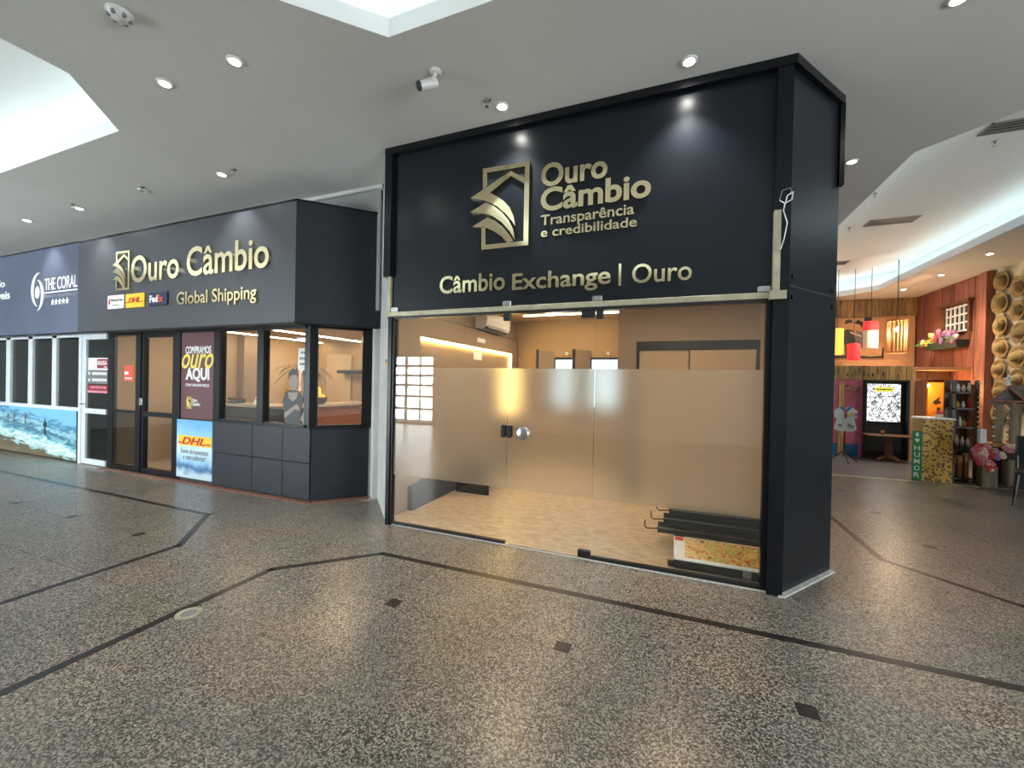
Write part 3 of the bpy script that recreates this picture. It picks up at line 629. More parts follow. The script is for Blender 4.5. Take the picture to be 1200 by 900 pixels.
text('Ouro Câmbio', -7.70, -4.765, 2.975, 3.385, 3.70, .03, 'gold', f1, bold=.014, split=True)
emblem(-8.20, -7.745, 2.885, 3.495, 3.70, .03, 'gold', f1)
text('Global Shipping', -6.60, -4.985, 2.54, 2.775, 3.70, .025, 'gold', f1, bold=.012, split=True)
pl = MB().cbox(-8.345, -7.91, 3.68, 3.70, 2.615, 2.825, .008).build('courier_plate', 'white_print', f1); pl['label'] = 'white money transfer plate'
text('MoneyGram', -8.24, -7.93, 2.715, 2.775, 3.68, .004, 'grey_ink', pl, bold=.01)
scribble(-8.22, -8.02, 2.66, 2.68, 3.68, .004, 'pale_print', pl, (5, 1, 6))
MB().plate([(-8.31, 2.68), (-8.26, 2.69), (-8.27, 2.78), (-8.30, 2.77)], 3.676, 3.68).build('mark', 'red_print', pl)
pl = MB().cbox(-7.86, -7.385, 3.68, 3.70, 2.61, 2.825, .008).build('courier_plate', 'yellow_print', f1); pl['label'] = 'yellow plate with red letters DHL'
text('DHL', -7.78, -7.47, 2.685, 2.765, 3.68, .004, 'red_print', pl, bold=.03, shear=.3)
MB().box(-7.85, -7.76, 3.677, 3.68, 2.685, 2.70).box(-7.5, -7.40, 3.677, 3.68, 2.685, 2.70).build('mark', 'red_print', pl)
pl = MB().cbox(-7.275, -6.83, 3.68, 3.70, 2.61, 2.81, .008).build('courier_plate', 'navy_print', f1); pl['label'] = 'navy plate reading FedEx'
text('Fed', -7.24, -7.05, 2.66, 2.765, 3.68, .004, 'white_print', pl, bold=.03); text('Ex', -7.045, -6.925, 2.66, 2.765, 3.68, .004, 'orange_print', pl, bold=.03)
f2 = thing('sign_fascia', 'blue grey fascia with a white swirl logo over the white framed vacant shop', 'sign', (-12, 3.8, 2.3))
B(-15.3, -9.255, 3.702, 4.05, 2.28, 3.775).build('panel', 'blue_slate_panel', f2)
B(-15.3, -9.255, 3.69, 3.715, 3.775, 3.79).build('top_trim', 'black_trim', f2); B(-15.3, -9.255, 3.69, 3.715, 2.262, 2.28).build('bottom_trim', 'black_trim', f2)
text('THE CORAL', -10.325, -9.275, 3.035, 3.245, 3.70, .006, 'white_print', f2, bold=.002)
B(-10.34, -9.275, 3.696, 3.702, 2.985, 3.005).build('rule', 'white_print', f2)
text('PRIVATE RESIDENCES', -10.33, -9.28, 2.90, 2.955, 3.70, .004, 'pale_print', f2)
def star(x, z, r): return [(x+(r if k % 2 == 0 else r*.42)*math.sin(k*math.pi/5), z+(r if k % 2 == 0 else r*.42)*math.cos(k*math.pi/5)) for k in range(10)]
for k in range(5): MB().plate(star(-10.06+.118*k, 2.82, .06), 3.696, 3.702).build('star', 'white_print', f2)
def arc(cx, cz, rx, rz, t0, t1, w0, n=20):
    a = []; b = []
    for i in range(n+1):
        q = i/n; t = math.radians(t0+(t1-t0)*q); ww = w0*math.sin(math.pi*min(max(q, .04), .96))
        a.append((cx+rx*math.cos(t), cz+rz*math.sin(t))); b.append((cx+(rx-ww)*math.cos(t), cz+(rz-ww)*math.sin(t)))
    return a+b[::-1]
MB().plate(arc(-10.56, 3.07, .25, .30, 80, 262, .085), 3.696, 3.702).build('swirl', 'white_print', f2)
MB().plate(arc(-10.62, 2.97, .25, .28, 82, -82, .085), 3.696, 3.702).build('swirl', 'white_print', f2)
MB().plate([(-10.59+.075*math.cos(t), 3.02+.11*math.sin(t)) for t in [i*math.pi/8 for i in range(16)]], 3.696, 3.702).build('dot', 'white_print', f2)
text('do', -12.14, -11.80, 3.20, 3.335, 3.70, .006, 'white_print', f2, bold=.02)
text('íveis', -12.16, -11.60, 2.965, 3.115, 3.70, .006, 'white_print', f2, bold=.02)
# vacant shop: white window row
v = sempty('window_4', (-12, YL, .95))
for x0, x1 in ((-15.3, -15.1), (-14.25, -14.08), (-13.4, -13.23), (-12.55, -12.375), (-11.655, -11.49), (-10.765, -10.61)): B(x0, x1, 3.96, 4.04, .95, 2.30).build('mullion', 'white_frame', v)
B(-15.3, -9.84, 3.955, 4.045, .92, .985).build('sill', 'white_frame', v); B(-15.3, -9.84, 3.96, 4.04, 2.24, 2.30).build('head', 'white_frame', v)
for x0, x1 in ((-15.1, -14.25), (-14.08, -13.4), (-13.23, -12.55), (-12.375, -11.655), (-11.49, -10.765), (-10.61, -9.84)): B(x0, x1, 3.995, 4.005, .985, 2.24).build('pane', 'dark_glass', v)
bw = tag(MB().cbox(-15.3, -9.90, 3.965, 4.0, .02, .92, .006).build('beach_mural', 'beach_print'), 'beach and surf photo mural on the panel below the white framed windows', 'mural')
for x, h in ((-11.0, .30), (-11.75, .25), (-12.2, .22), (-12.45, .22)):
    z = .58 if x < -11.5 else .42
    q = [(-.10, 0), (-.03, 0), (0, .38), (.05, 0), (.12, 0), (.10, .45), (.16, .72), (.30, .50), (.34, .54), (.20, .82), (.06, .84), (.07, .95), (0, 1), (-.07, .95), (-.06, .84), (-.18, .80), (-.26, .5), (-.2, .48), (-.12, .68)]
    MB().plate([(x+u*h*.8, z+v_*h) for u, v_ in q], 3.961, 3.966).build('bather', 'ink' if x > -11.5 else 'grey_ink', bw)
struct(B(-9.90, -9.84, 3.96, 4.04, 0, .95).build('trim_3', 'black_trim'))
struct(B(-15.4, -9.84, 4.005, 4.04, 0, .92).build('wall_vacant_base', 'wall_dark'))
# white door with rental notice
d = sempty('door_1', (-9.4, YL, 0))
B(-9.84, -9.75, 3.955, 4.045, 0, 2.30).build('frame_post', 'white_frame', d); B(-9.75, -9.625, 3.965, 4.035, .01, 2.28).build('stile', 'white_frame', d)
for z0, z1 in ((2.19, 2.28), (.90, .985), (.01, .10)): B(-9.625, -9.0, 3.965, 4.035, z0, z1).build('rail', 'white_frame', d)
B(-9.625, -9.0, 3.995, 4.005, .985, 2.19).build('pane', 'dark_glass', d); B(-9.625, -9.0, 3.995, 4.005, .10, .90).build('pane', 'dark_glass', d)
MB().cyl((-9.70, 3.965, 1.06), (-9.70, 3.92, 1.06), .014).cyl((-9.70, 3.925, 1.06), (-9.56, 3.92, 1.07), .012).build('handle', 'steel', d)
n_ = thing('rental_notice', 'white grey and red ALUGA rental notice stuck on the white door glass', 'notice', (-9.3, 3.99, 1.4))
Y9 = 3.994
B(-9.615, -9.01, Y9-.003, Y9, 1.66, 1.87).build('sheet', 'soft_white', n_); B(-9.33, -9.01, Y9-.006, Y9-.003, 1.69, 1.85).build('red_field', 'maroon_print', n_)
text('ALUGA', -9.31, -9.03, 1.745, 1.82, Y9-.006, .003, 'white_print', n_, bold=.02); scribble(-9.11, -9.03, 1.705, 1.72, Y9-.006, .003, 'white_print', n_, (4,))
B(-9.615, -9.01, Y9-.003, Y9, 1.53, 1.66).build('phone_field', 'grey_ink', n_); B(-9.615, -9.01, Y9-.003, Y9, 1.42, 1.53).build('phone_field', 'grey_ink', n_)
scribble(-9.48, -9.04, 1.575, 1.62, Y9-.003, .003, 'soft_white', n_, (2, 1, 1, 1, 1, 1, 1, 1)); scribble(-9.48, -9.04, 1.465, 1.51, Y9-.003, .003, 'soft_white', n_, (2, 1, 1, 1, 1, 1, 1, 1))
for z in (1.60, 1.485): MB().plate([(-9.575+.025*math.cos(t), z+.03*math.sin(t)) for t in [i*math.pi/5 for i in range(10)]], Y9-.006, Y9-.003).build('phone_mark', 'white_print', n_)
B(-9.615, -9.01, Y9-.003, Y9, 1.26, 1.40).build('red_band', 'maroon_print', n_); B(-9.615, -9.01, Y9-.006, Y9-.003, 1.262, 1.30).build('web_line', 'petal_pink', n_)
scribble(-9.54, -9.06, 1.34, 1.375, Y9-.003, .003, 'petal_pink', n_, (1, 2, 1, 2, 1, 1, 2))
# dark framed shopfront
s = sempty('window_5', (-8.5, YL, 0))
for x0, x1, yf in ((-9.0, -8.85, 3.99), (-8.12, -7.99, 3.95)): B(x0, x1, yf, 4.05, 0, 2.30).build('post', 'black_trim', s)
B(-8.85, -8.12, 3.96, 4.04, 2.24, 2.30).build('head', 'black_trim', s); B(-8.85, -8.12, 3.96, 4.04, 0, .07).build('sill', 'black_trim', s); B(-8.85, -8.12, 3.97, 4.03, .965, 1.0).build('transom', 'black_trim', s)
B(-8.85, -8.12, 3.995, 4.005, 1.0, 2.24).build('pane', 'shop_glass', s); B(-8.85, -8.12, 3.995, 4.005, .07, .965).build('pane', 'dark_glass', s)
st = B(-8.52, -8.26, 3.988, 3.994, 1.48, 1.74).build('sticker', 'orange_print', s); st['label'] = 'square orange sticker'
scribble(-8.50, -8.40, 1.59, 1.64, 3.988, .003, 'white_print', st, (1, 1)); scribble(-8.49, -8.30, 1.52, 1.54, 3.988, .003, 'white_print', st, (3, 4))
d = sempty('door_2', (-7.5, YL, 0))
B(-7.99, -7.93, 3.965, 4.035, .01, 2.27).build('stile', 'black_trim', d); B(-7.19, -7.12, 3.965, 4.035, .01, 2.27).build('stile', 'black_trim', d)
for z0, z1 in ((2.19, 2.27), (.93, 1.0), (.01, .09)): B(-7.93, -7.19, 3.965, 4.035, z0, z1).build('rail', 'black_trim', d)
B(-7.93, -7.19, 3.995, 4.005, 1.0, 2.19).build('pane', 'shop_glass', d); B(-7.93, -7.19, 3.995, 4.005, .09, .93).build('pane', 'shop_glass', d)
MB().cbox(-7.985, -7.94, 3.93, 3.965, 1.10, 1.22, .008).build('lock', 'steel', d)
s = sempty('window_6', (-5.6, YL, .95))
for x0, x1, z0 in ((-7.12, -6.985, 0), (-6.22, -6.09, .94), (-5.32, -5.20, .94)): B(x0, x1, 3.95, 4.05, z0, 2.30).build('post', 'black_trim', s)
B(-7.0, -4.4, 3.955, 4.045, 2.24, 2.30).build('head', 'black_trim', s); B(-6.1, -4.4, 3.955, 4.045, .94, .985).build('sill', 'black_trim', s)
B(-6.09, -5.32, 3.995, 4.005, .985, 2.24).build('pane', 'shop_glass', s); B(-5.20, -4.44, 3.995, 4.005, .985, 2.24).build('pane', 'shop_glass', s)
MB().prism([(-4.45, 3.955), (-4.36, 3.955), (-4.29, 4.02), (-4.33, 4.07), (-4.45, 4.06)], .94, 2.30).build('corner_post', 'black_trim', s)
qd = Vector((1, 1, 0)).normalized(); qn = Vector((1, -1, 0)).normalized()
def diag(u0, u1, z0, z1, n0, n1, base=(-4.34, 3.985)):
    P = lambda u, n: (Vector((*base, 0))+qd*u+qn*n); return MB().prism([(p.x, p.y) for p in (P(u0, n0), P(u1, n0), P(u1, n1), P(u0, n1))], z0, z1)
diag(.04, .60, .985, 2.24, -.005, .005).build('pane', 'shop_glass', s); diag(.60, .72, .94, 2.30, -.04, .04).build('post', 'black_trim', s)
diag(.04, .60, 2.24, 2.30, -.04, .04).build('head', 'black_trim', s); diag(.04, .62, .94, .985, -.04, .04).build('sill', 'black_trim', s)
# base panels
bp = struct(MB().prism([(-6.22, 3.975), (-4.34, 3.975), (-3.84, 4.475), (-3.9, 4.53), (-4.37, 4.05), (-6.22, 4.05)], 0, .935).build('wall_agency_base', 'wall_dark'))
xs = [-6.22, -5.40, -4.82, -4.335]
for a, b in zip(xs, xs[1:]):
    for z0, z1 in ((.02, .49), (.496, .935)): MB().cbox(a+.003, b-.003, 3.955, 3.976, z0, z1, .003).build('cladding_panel', 'slate_panel' if False else 'navy_base', bp)
diag(.005, .70, .02, .935, 0, .02, (-4.34, 3.975)).build('cladding_panel', 'navy_base', bp)
diag(-.01, .71, .935, .955, -.06, .03, (-4.34, 3.975)).build('ledge', 'black_trim', bp); B(-6.22, -4.34, 3.945, 4.0, .935, .95).build('ledge', 'black_trim', bp)
struct(diag(.70, .97, 0, 2.30, -.08, -.005, (-4.34, 3.975)).build('wall_agency_corner', 'wall_white'))
# brick course at the foot
for k in range(34):
    x = -9.0+.138*k
    MB().cbox(x, x+.13, 3.86, 3.95, -.003, .012, .004).build('brick', 'brick_red', fl)
for k in range(5):
    u = .02+.138*k; diag(u, u+.13, -.003, .012, .025, .12, (-4.34, 3.975)).build('brick', 'brick_red', fl)
# posters
po = thing('window_poster', 'dark maroon poster with yellow and white lettering about buying gold beside the glass door', 'poster', (-6.6, 3.97, 1.6))
B(-6.985, -6.22, 3.965, 3.985, .955, 2.24).build('sheet', 'poster_maroon', po)
yp = 3.965
text('COMPRAMOS', -6.88, -6.30, 1.925, 2.035, yp, .003, 'white_print', po, bold=.02)
text('ouro', -6.965, -6.235, 1.70, 1.925, yp, .004, 'pale_yellow', po, bold=.012, shear=.35)
text('AQUi', -6.87, -6.33, 1.50, 1.715, yp, .003, 'white_print', po, bold=.035)
text('COM O MELHOR PREÇO', -6.87, -6.33, 1.425, 1.475, yp, .003, 'white_print', po, bold=.01)
emblem(-6.86, -6.73, 1.10, 1.275, yp, .003, 'pale_yellow', po, False)
text('Ouro', -6.715, -6.60, 1.205, 1.255, yp, .003, 'white_print', po, bold=.01); text('Câmbio', -6.715, -6.53, 1.145, 1.20, yp, .003, 'white_print', po, bold=.01)
po = thing('window_poster', 'pale blue courier poster with a yellow DHL band below the maroon poster', 'poster', (-6.6, 3.97, .5))
B(-7.03, -6.22, 3.945, 3.965, .06, .93).build('sheet', 'sky_sea_print', po); yp = 3.945
B(-6.985, -6.22, yp-.004, yp, .545, .695).build('band', 'yellow_print', po)
text('DHL', -6.90, -6.36, .565, .672, yp-.004, .003, 'red_print', po, bold=.03, shear=.3)
MB().box(-6.98, -6.90, yp-.006, yp-.004, .575, .595).box(-6.36, -6.24, yp-.006, yp-.004, .575, .595).build('mark', 'red_print', po)
text('Envie documentos', -6.92, -6.30, .425, .50, yp, .003, 'grey_ink', po); text('e mercadorias!', -6.87, -6.36, .335, .41, yp, .003, 'grey_ink', po)
struct(B(-7.12, -6.22, 3.965, 4.05, 0, .95).build('wall_poster_base', 'wall_dark'))
# decals on the glass: a plain cut-out figure and a speech bubble
fg = thing('window_decal', 'cut-out sticker of a man in a black shirt on the corner window pane', 'decal', (-4.68, 3.99, .99))
yd = 3.993
def ell(cx, cz, rx, rz, n=18): return [(cx+rx*math.cos(2*math.pi*i/n), cz+rz*math.sin(2*math.pi*i/n)) for i in range(n)]
MB().plate([(-4.83, .99), (-4.55, .99), (-4.53, 1.2), (-4.50, 1.32), (-4.56, 1.40), (-4.63, 1.43), (-4.75, 1.43), (-4.83, 1.39), (-4.88, 1.28), (-4.85, 1.15)], yd-.002, yd).build('shirt', 'ink', fg)
MB().plate([(-4.78, 1.40), (-4.60, 1.40), (-4.62, 1.32), (-4.69, 1.28), (-4.76, 1.32)], yd-.004, yd-.002).build('collar', 'skin_grey', fg)
MB().plate([(-4.84, 1.12), (-4.62, 1.25), (-4.56, 1.20), (-4.58, 1.16), (-4.64, 1.18), (-4.83, 1.05)], yd-.004, yd-.002).build('arm', 'skin_grey', fg)
MB().plate([(-4.55, 1.05), (-4.47, 1.2), (-4.45, 1.05), (-4.5, .99)], yd-.004, yd-.002).build('arm', 'skin_grey', fg)
MB().plate(ell(-4.685, 1.545, .078, .12), yd-.004, yd-.002).build('face', 'skin_grey', fg)
MB().plate([(-4.765, 1.57), (-4.77, 1.66), (-4.70, 1.71), (-4.62, 1.69), (-4.60, 1.60), (-4.63, 1.63), (-4.72, 1.63)], yd-.006, yd-.004).build('hair', 'ink', fg)
MB().plate([(-4.60, 1.98), (-4.46, 1.985), (-4.455, 1.70), (-4.52, 1.69), (-4.57, 1.62), (-4.56, 1.69), (-4.61, 1.70)], yd-.003, yd).build('speech_bubble', 'soft_white', fg)
for k, t_ in enumerate(((1, 1), (2, 1, 2), (1, 3))): scribble(-4.575+.02*(k == 0), -4.475, 1.91-.075*k, 1.94-.075*k, yd-.003, .002, 'grey_ink', fg, t_)
# agency interior
ct = thing('reception_counter', 'L-shaped wooden reception counter with a pale stone top in the agency', 'counter', (-6.6, 5.5, 0))
MB().box(-8.7, -6.1, 5.05, 5.5, .003, 1.06).build('front', 'dark_wood', ct); MB().box(-6.6, -6.1, 5.5, 7.2, .003, 1.06).build('side', 'counter_wood', ct)
MB().prism([(-8.75, 5.0), (-6.05, 5.0), (-6.05, 7.25), (-6.65, 7.25), (-6.65, 5.55), (-8.75, 5.55)], 1.06, 1.10).build('top', 'stone_top', ct)
for x0, x1, y0, y1 in ((-7.13, -7.07, 4.4, 7.9), (-8.45, -8.39, 5.5, 8.0), (-5.2, -5.14, 4.4, 7.9)):
    tag(B(x0, x1, y0, y1, 2.485, 2.5).build('ceiling_light_line', 'white_led'), 'long warm LED line in the ceiling of the agency', 'light', 'LED lines of the agency ceiling')
for x, y in ((-7.8, 4.6), (-5.0, 5.2), (-5.0, 7.0), (-7.8, 7.0)):  # unseen lamps behind the header, added to brighten the agency room
    t = thing('added_panel_lamp', 'added unseen square ceiling lamp that brightens the agency', 'lamp', (x, y, 2.5), 'added ceiling lamps of the agency')
    MB().box(x-.17, x+.17, y-.17, y-.15, 2.48, 2.5).box(x-.17, x+.17, y+.15, y+.17, 2.48, 2.5).box(x-.17, x-.15, y-.17, y+.17, 2.48, 2.5).box(x+.15, x+.17, y-.17, y+.17, 2.48, 2.5).build('frame', 'plastic_white', t)
    B(x-.15, x+.15, y-.15, y+.15, 2.485, 2.5).build('diffuser', 'added_shop_lamp', t)
cp_ = tag(MB().cbox(-8.3, -7.5, 8.04, 8.09, .9, 2.2, .01).build('wall_panel', 'wall_sand'), 'pale tall panel on the back wall behind the counter', 'panel')
sb = tag(MB().cbox(-7.72, -7.0, 7.8, 8.09, 1.72, 1.80, .01).build('wall_shelf', 'black_metal'), 'short black floating shelf on the agency back wall', 'shelf')
bb = thing('glass_bowl', 'dark round bowl with golden fruit on the counter top', 'bowl', (-6.4, 6.0, 1.1))
MB().lathe([(0, 0), (.12, 0), (.17, .06), (.18, .13), (.165, .13), (.15, .06), (0, .03)], (-6.4, 6.0, 1.1), n=20).build('bowl', 'dark_wood', bb, True)
for k in range(9):
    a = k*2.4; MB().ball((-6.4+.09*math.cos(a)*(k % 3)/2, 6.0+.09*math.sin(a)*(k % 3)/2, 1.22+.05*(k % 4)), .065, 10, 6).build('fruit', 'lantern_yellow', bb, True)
fl_ = thing('flower_vase', 'small vase with yellow flowers on the counter behind the cut-out figure', 'vase', (-6.25, 5.25, 1.1))
MB().lathe([(0, 0), (.05, 0), (.07, .06), (.05, .13), (.06, .15)], (-6.25, 5.25, 1.1), n=14).build('vase', 'plastic_white', fl_, True)
for k in range(12):
    a = k*2.4; r = .03+.012*k; MB().ball((-6.25+r*math.cos(a), 5.25+r*math.sin(a), 1.33-.012*k+.04*(k % 3)), .035, 7, 4).build('blossom', 'petal_yellow', fl_, True)
cl = thing('desk_sign', 'small tent-shaped card standing on the agency counter', 'card', (-6.95, 5.2, 1.1))
MB().add([(-7.03, 5.15, 1.1), (-6.87, 5.15, 1.1), (-6.87, 5.27, 1.1), (-7.03, 5.27, 1.1), (-7.0, 5.21, 1.27), (-6.9, 5.21, 1.27)], [(0, 1, 5, 4), (2, 3, 4, 5), (1, 2, 5), (3, 0, 4), (0, 3, 2, 1)]).build('card', 'soft_white', cl)
MB().ball((-6.95, 5.168, 1.19), .025, 8, 5, (1, .3, 1)).build('mark', 'grey_ink', cl)
ds = thing('desk_phone', 'black desk telephone on the agency counter', 'telephone', (-7.6, 5.25, 1.1))
MB().add([(-7.72, 5.15, 1.1), (-7.5, 5.15, 1.1), (-7.5, 5.35, 1.1), (-7.72, 5.35, 1.1), (-7.72, 5.15, 1.13), (-7.5, 5.15, 1.13), (-7.5, 5.35, 1.18), (-7.72, 5.35, 1.18)], [(0, 3, 2, 1), (4, 5, 6, 7), (0, 1, 5, 4), (1, 2, 6, 5), (2, 3, 7, 6), (3, 0, 4, 7)]).build('base', 'black_metal', ds)
MB().cbox(-7.71, -7.66, 5.15, 5.35, 1.16, 1.20, .012).build('handset', 'ink', ds)
pt = thing('potted_palm', 'palm with long narrow leaves in a tall pot behind the agency counter', 'plant', (-7.2, 6.4, 0))
MB().lathe([(0, 0), (.14, 0), (.19, .5), (.17, .5), (.16, .45), (0, .45)], (-7.2, 6.4, .003), n=18).build('pot', 'plastic_white', pt, True)
MB().tube([(-7.2, 6.4, .45), (-7.18, 6.4, 1.0), (-7.2, 6.4, 1.75)], .025).build('trunk', 'brown_wood', pt)
for k in range(16):
    a = k*2.4; el = .5+.5*((k*7) % 5)/5; pts = []
    for q in range(6):
        t = q/5; r = .62*t; pts.append(Vector((-7.2+r*math.cos(a), 6.4+r*math.sin(a), 1.75+.55*t*el-.55*t*t)))
    sd = Vector((-math.sin(a), math.cos(a), 0)); vs = []; 
    for q, p in enumerate(pts): wv = .022*math.sin(math.pi*(q+.6)/6.2); vs += [p-sd*wv, p+sd*wv]
    MB().add(vs, [(2*q, 2*q+1, 2*q+3, 2*q+2) for q in range(5)]).build('leaf', 'brown_wood' if k % 3 else 'leaf', pt)
co = struct(B(-8.98, -8.75, 6.2, 6.6, .003, 2.5).build('wall_agency_pier', 'wall_taupe'))
for x, y in ((-5.2, 5.9),):
    pass

# ------------------------------------------------------------------ ceiling fittings
def downlight(x, y, label, group, power=26, z=ZC, on=True, spot=True, col=(1, .975, .94)):
    t = thing('downlight', label, 'downlight', (x, y, z), group)
    MB().lathe([(.042, -.001), (.042, -.012), (.055, -.012), (.062, -.004), (.062, .0)], (x, y, z), n=24).build('trim_ring', 'plastic_white', t, True)
    MB().cyl((x, y, z-.011), (x, y, z-.002), .042, n=20).build('lens', 'lamp_lens' if on else 'plastic_white', t)
    if spot:
        l = bpy.data.lights.new('lamp', 'SPOT'); l.energy = power; l.spot_size = math.radians(95); l.spot_blend = .7; l.shadow_soft_size = .035; l.color = col
        o = bpy.data.objects.new('lamp', l); COL.objects.link(o); o.location = (x, y, z-.02); put(o, t)
downlight(-1.514, 3.455, 'round downlight beside the sprinkler head in front of the tall black fascia', 'downlights before the tall black fascia', 60, col=(.9, .96, 1))
downlight(.06, 3.466, 'round downlight in front of the tall black fascia, over its bare unlettered end', 'downlights before the tall black fascia', 60, col=(.9, .96, 1))
downlight(1.653, 3.50, 'round recessed downlight out beyond the black corner of the tall fascia', None, 60); downlight(1.785, 5.616, 'round recessed downlight beside the black side wall and the right cove', None, 60)
downlight(-3.316, 2.232, 'round recessed downlight between the coves, the one closer to the security camera', 'downlights between the coves', 60)
downlight(-4.141, 2.191, 'round recessed downlight between the coves, the one beside the chamfered cove corner', 'downlights between the coves', 60)
for x, y in ((-5.304, 3.434), (-8.51, 3.405), (-10.036, 3.379), (-6.812, 3.371)): downlight(x, y, 'small round downlight in the ceiling along the grey sign fascias', 'downlights along the grey fascias', 50, on=x != -6.812, spot=x != -6.812)
for x, y in ((5.333, 10.196), (5.385, 11.778), (5.334, 13.226)): downlight(x, y, 'small round downlight in front of the red plank wall', 'downlights by the plank wall', 110, col=(1, .85, .66))
# sprinklers
def sprinkler(x, y, label, group, ZC=ZC):
    t = thing('sprinkler', label, 'sprinkler', (x, y, ZC), group)
    MB().lathe([(0, -.001), (.035, -.001), (.03, -.008), (.012, -.012), (.012, -.03), (0, -.03)], (x, y, ZC), n=14).build('body', 'steel', t, True)
    MB().tube([(x-.012, y, ZC-.03), (x-.016, y, ZC-.05), (x, y, ZC-.062)], .003, 5).tube([(x+.012, y, ZC-.03), (x+.016, y, ZC-.05), (x, y, ZC-.062)], .003, 5).build('frame_arm', 'steel', t)
    MB().cyl((x, y, ZC-.064), (x, y, ZC-.062), .02, n=12).build('deflector', 'steel', t)
sprinkler(-1.605, 3.33, 'small metal sprinkler head beside the downlight at the tall fascia', None)
for x, y in ((-5.05, 3.40), (-8.4, 3.28), (-6.7, 3.30)): sprinkler(x, y, 'small metal sprinkler head beside a downlight along the grey fascias', 'sprinklers along the grey fascias')
for x, y in ((2.83, 7.96), (3.01, 9.51), (3.55, 6.75)): sprinkler(x, y, 'small metal sprinkler head in the raised ceiling of the right cove', 'sprinklers in the right cove', ZC+.5)
# smoke detector
sd = thing('smoke_detector', 'white round smoke detector on the ceiling near the left cove', 'smoke detector', (-3.653, 1.655, ZC))
MB().lathe([(.075, 0), (.075, -.012), (.062, -.02), (.058, -.035), (.04, -.048), (0, -.052)], (-3.653, 1.655, ZC), n=24).build('housing', 'plastic_white', sd, True)
for k in range(6):
    a = k*math.pi/3; x, y = -3.653+.055*math.cos(a), 1.655+.055*math.sin(a); MB().cbox(x-.012, x+.012, y-.012, y+.012, ZC-.045, ZC-.022, .003).build('vent_slot', 'plastic_grey', sd)
# security camera
sc_ = thing('security_camera', 'white bullet security camera on a short bracket under the ceiling', 'security camera', (-1.88, 2.86, ZC))
MB().lathe([(0, 0), (.05, 0), (.045, -.015), (.02, -.022), (0, -.022)], (-1.86, 2.88, ZC), n=18).build('base', 'plastic_white', sc_, True)
MB().tube([(-1.86, 2.88, ZC-.02), (-1.86, 2.87, ZC-.06), (-1.90, 2.85, ZC-.095)], .014, 8).build('bracket', 'plastic_white', sc_)
MB().cyl((-1.86, 2.90, ZC-.085), (-1.955, 2.80, ZC-.15), .034, n=16).build('barrel', 'plastic_white', sc_)
MB().cyl((-1.953, 2.802, ZC-.149), (-1.965, 2.79, ZC-.157), .036, n=16).build('lens_ring', 'ink', sc_)
MB().cbox(-1.96, -1.86, 2.83, 2.88, ZC-.085, ZC-.08, .002).build('sun_shield', 'plastic_white', sc_)
# vents in the upper ceiling of the right cove
for (x, y, lx, ly, lb) in ((3.57, 9.35, .72, .30, 'long slotted air vent in the cove ceiling above the restaurant approach'), (3.75, 6.4, .95, .26, 'wide slotted air vent at the near end of the right cove'), (3.45, 12.1, .72, .30, 'slotted air vent deep in the right cove ceiling near the restaurant')):
    t = thing('air_vent', lb, 'vent', (x, y, ZC+.50)); z = ZC+.50
    MB().box(x-lx/2, x+lx/2, y-ly/2, y-ly/2+.02, z-.015, z).box(x-lx/2, x+lx/2, y+ly/2-.02, y+ly/2, z-.015, z).box(x-lx/2, x-lx/2+.02, y-ly/2, y+ly/2, z-.015, z).box(x+lx/2-.02, x+lx/2, y-ly/2, y+ly/2, z-.015, z).build('frame', 'plastic_grey', t)
    B(x-lx/2+.02, x+lx/2-.02, y-ly/2+.02, y+ly/2-.02, z-.004, z).build('duct', 'ink', t)
    for k in range(3): yy = y-ly/2+ly*(k+1)/4; B(x-lx/2+.02, x+lx/2-.02, yy-.008, yy+.008, z-.013, z-.005).build('slat', 'plastic_grey', t)

# ------------------------------------------------------------------ restaurant at the back right
wb = struct(B(1.3, 6.25, 14.45, 14.6, 0, ZC).build('wall_back', 'mural_tan'))
k = 0; x = 3.2
while x < 6.1:
    wd = random.uniform(.12, .17); B(x+.004, x+wd-.004, 14.40+random.uniform(0, .02), 14.45, 3.62, ZC-.01-random.uniform(0, .03)).build('board', 'dark_board', wb); x += wd
struct(B(1.4, 6.1, 12.15, 14.45, 2.05, 2.12).build('floor_loft', 'mural_tan'))
lw = struct(B(1.4, 5.1, 12.025, 12.15, 0, 2.12).build('wall_stage', 'mural_tan'))
x = 3.0
while x < 4.95:
    wd = random.uniform(.07, .105); bo = B(x+.003, x+wd-.003, 11.985+random.uniform(0, .012), 12.02, 1.81, 2.14-random.uniform(0, .015)).build('board', 'ochre_board', lw)
    if random.random() < .6:
        zz = random.uniform(1.85, 1.95); B(x+wd*.4, x+wd*.6, 11.98, 12.02, zz, zz+random.uniform(.05, .16)).build('board_slot', 'ink' if random.random() < .8 else 'maroon_print', lw)
    x += wd
pk = thing('painted_panel', 'pink painted door panel with a blue base beside the black screen niche', 'panel', (3.7, 12, 0))
B(3.45, 4.11, 11.97, 12.02, .29, 1.79).build('pink_field', 'pink_wall', pk); B(3.45, 4.11, 11.965, 12.02, 0.0015, .29).build('blue_base', 'blue_wall', pk); B(4.06, 4.12, 11.95, 12.02, .0015, 1.79).build('post', 'pink_wall', pk)
B(3.45, 3.86, 11.95, 11.97, 1.68, 1.79).build('crosspiece', 'pink_wall', pk); B(3.66, 3.76, 11.94, 11.965, .0015, 1.70).build('wood_post', 'ochre_board', pk)
hp = thing('hanging_plant', 'small dark green plant hanging on the pink panel', 'plant', (3.93, 11.9, 1.6))
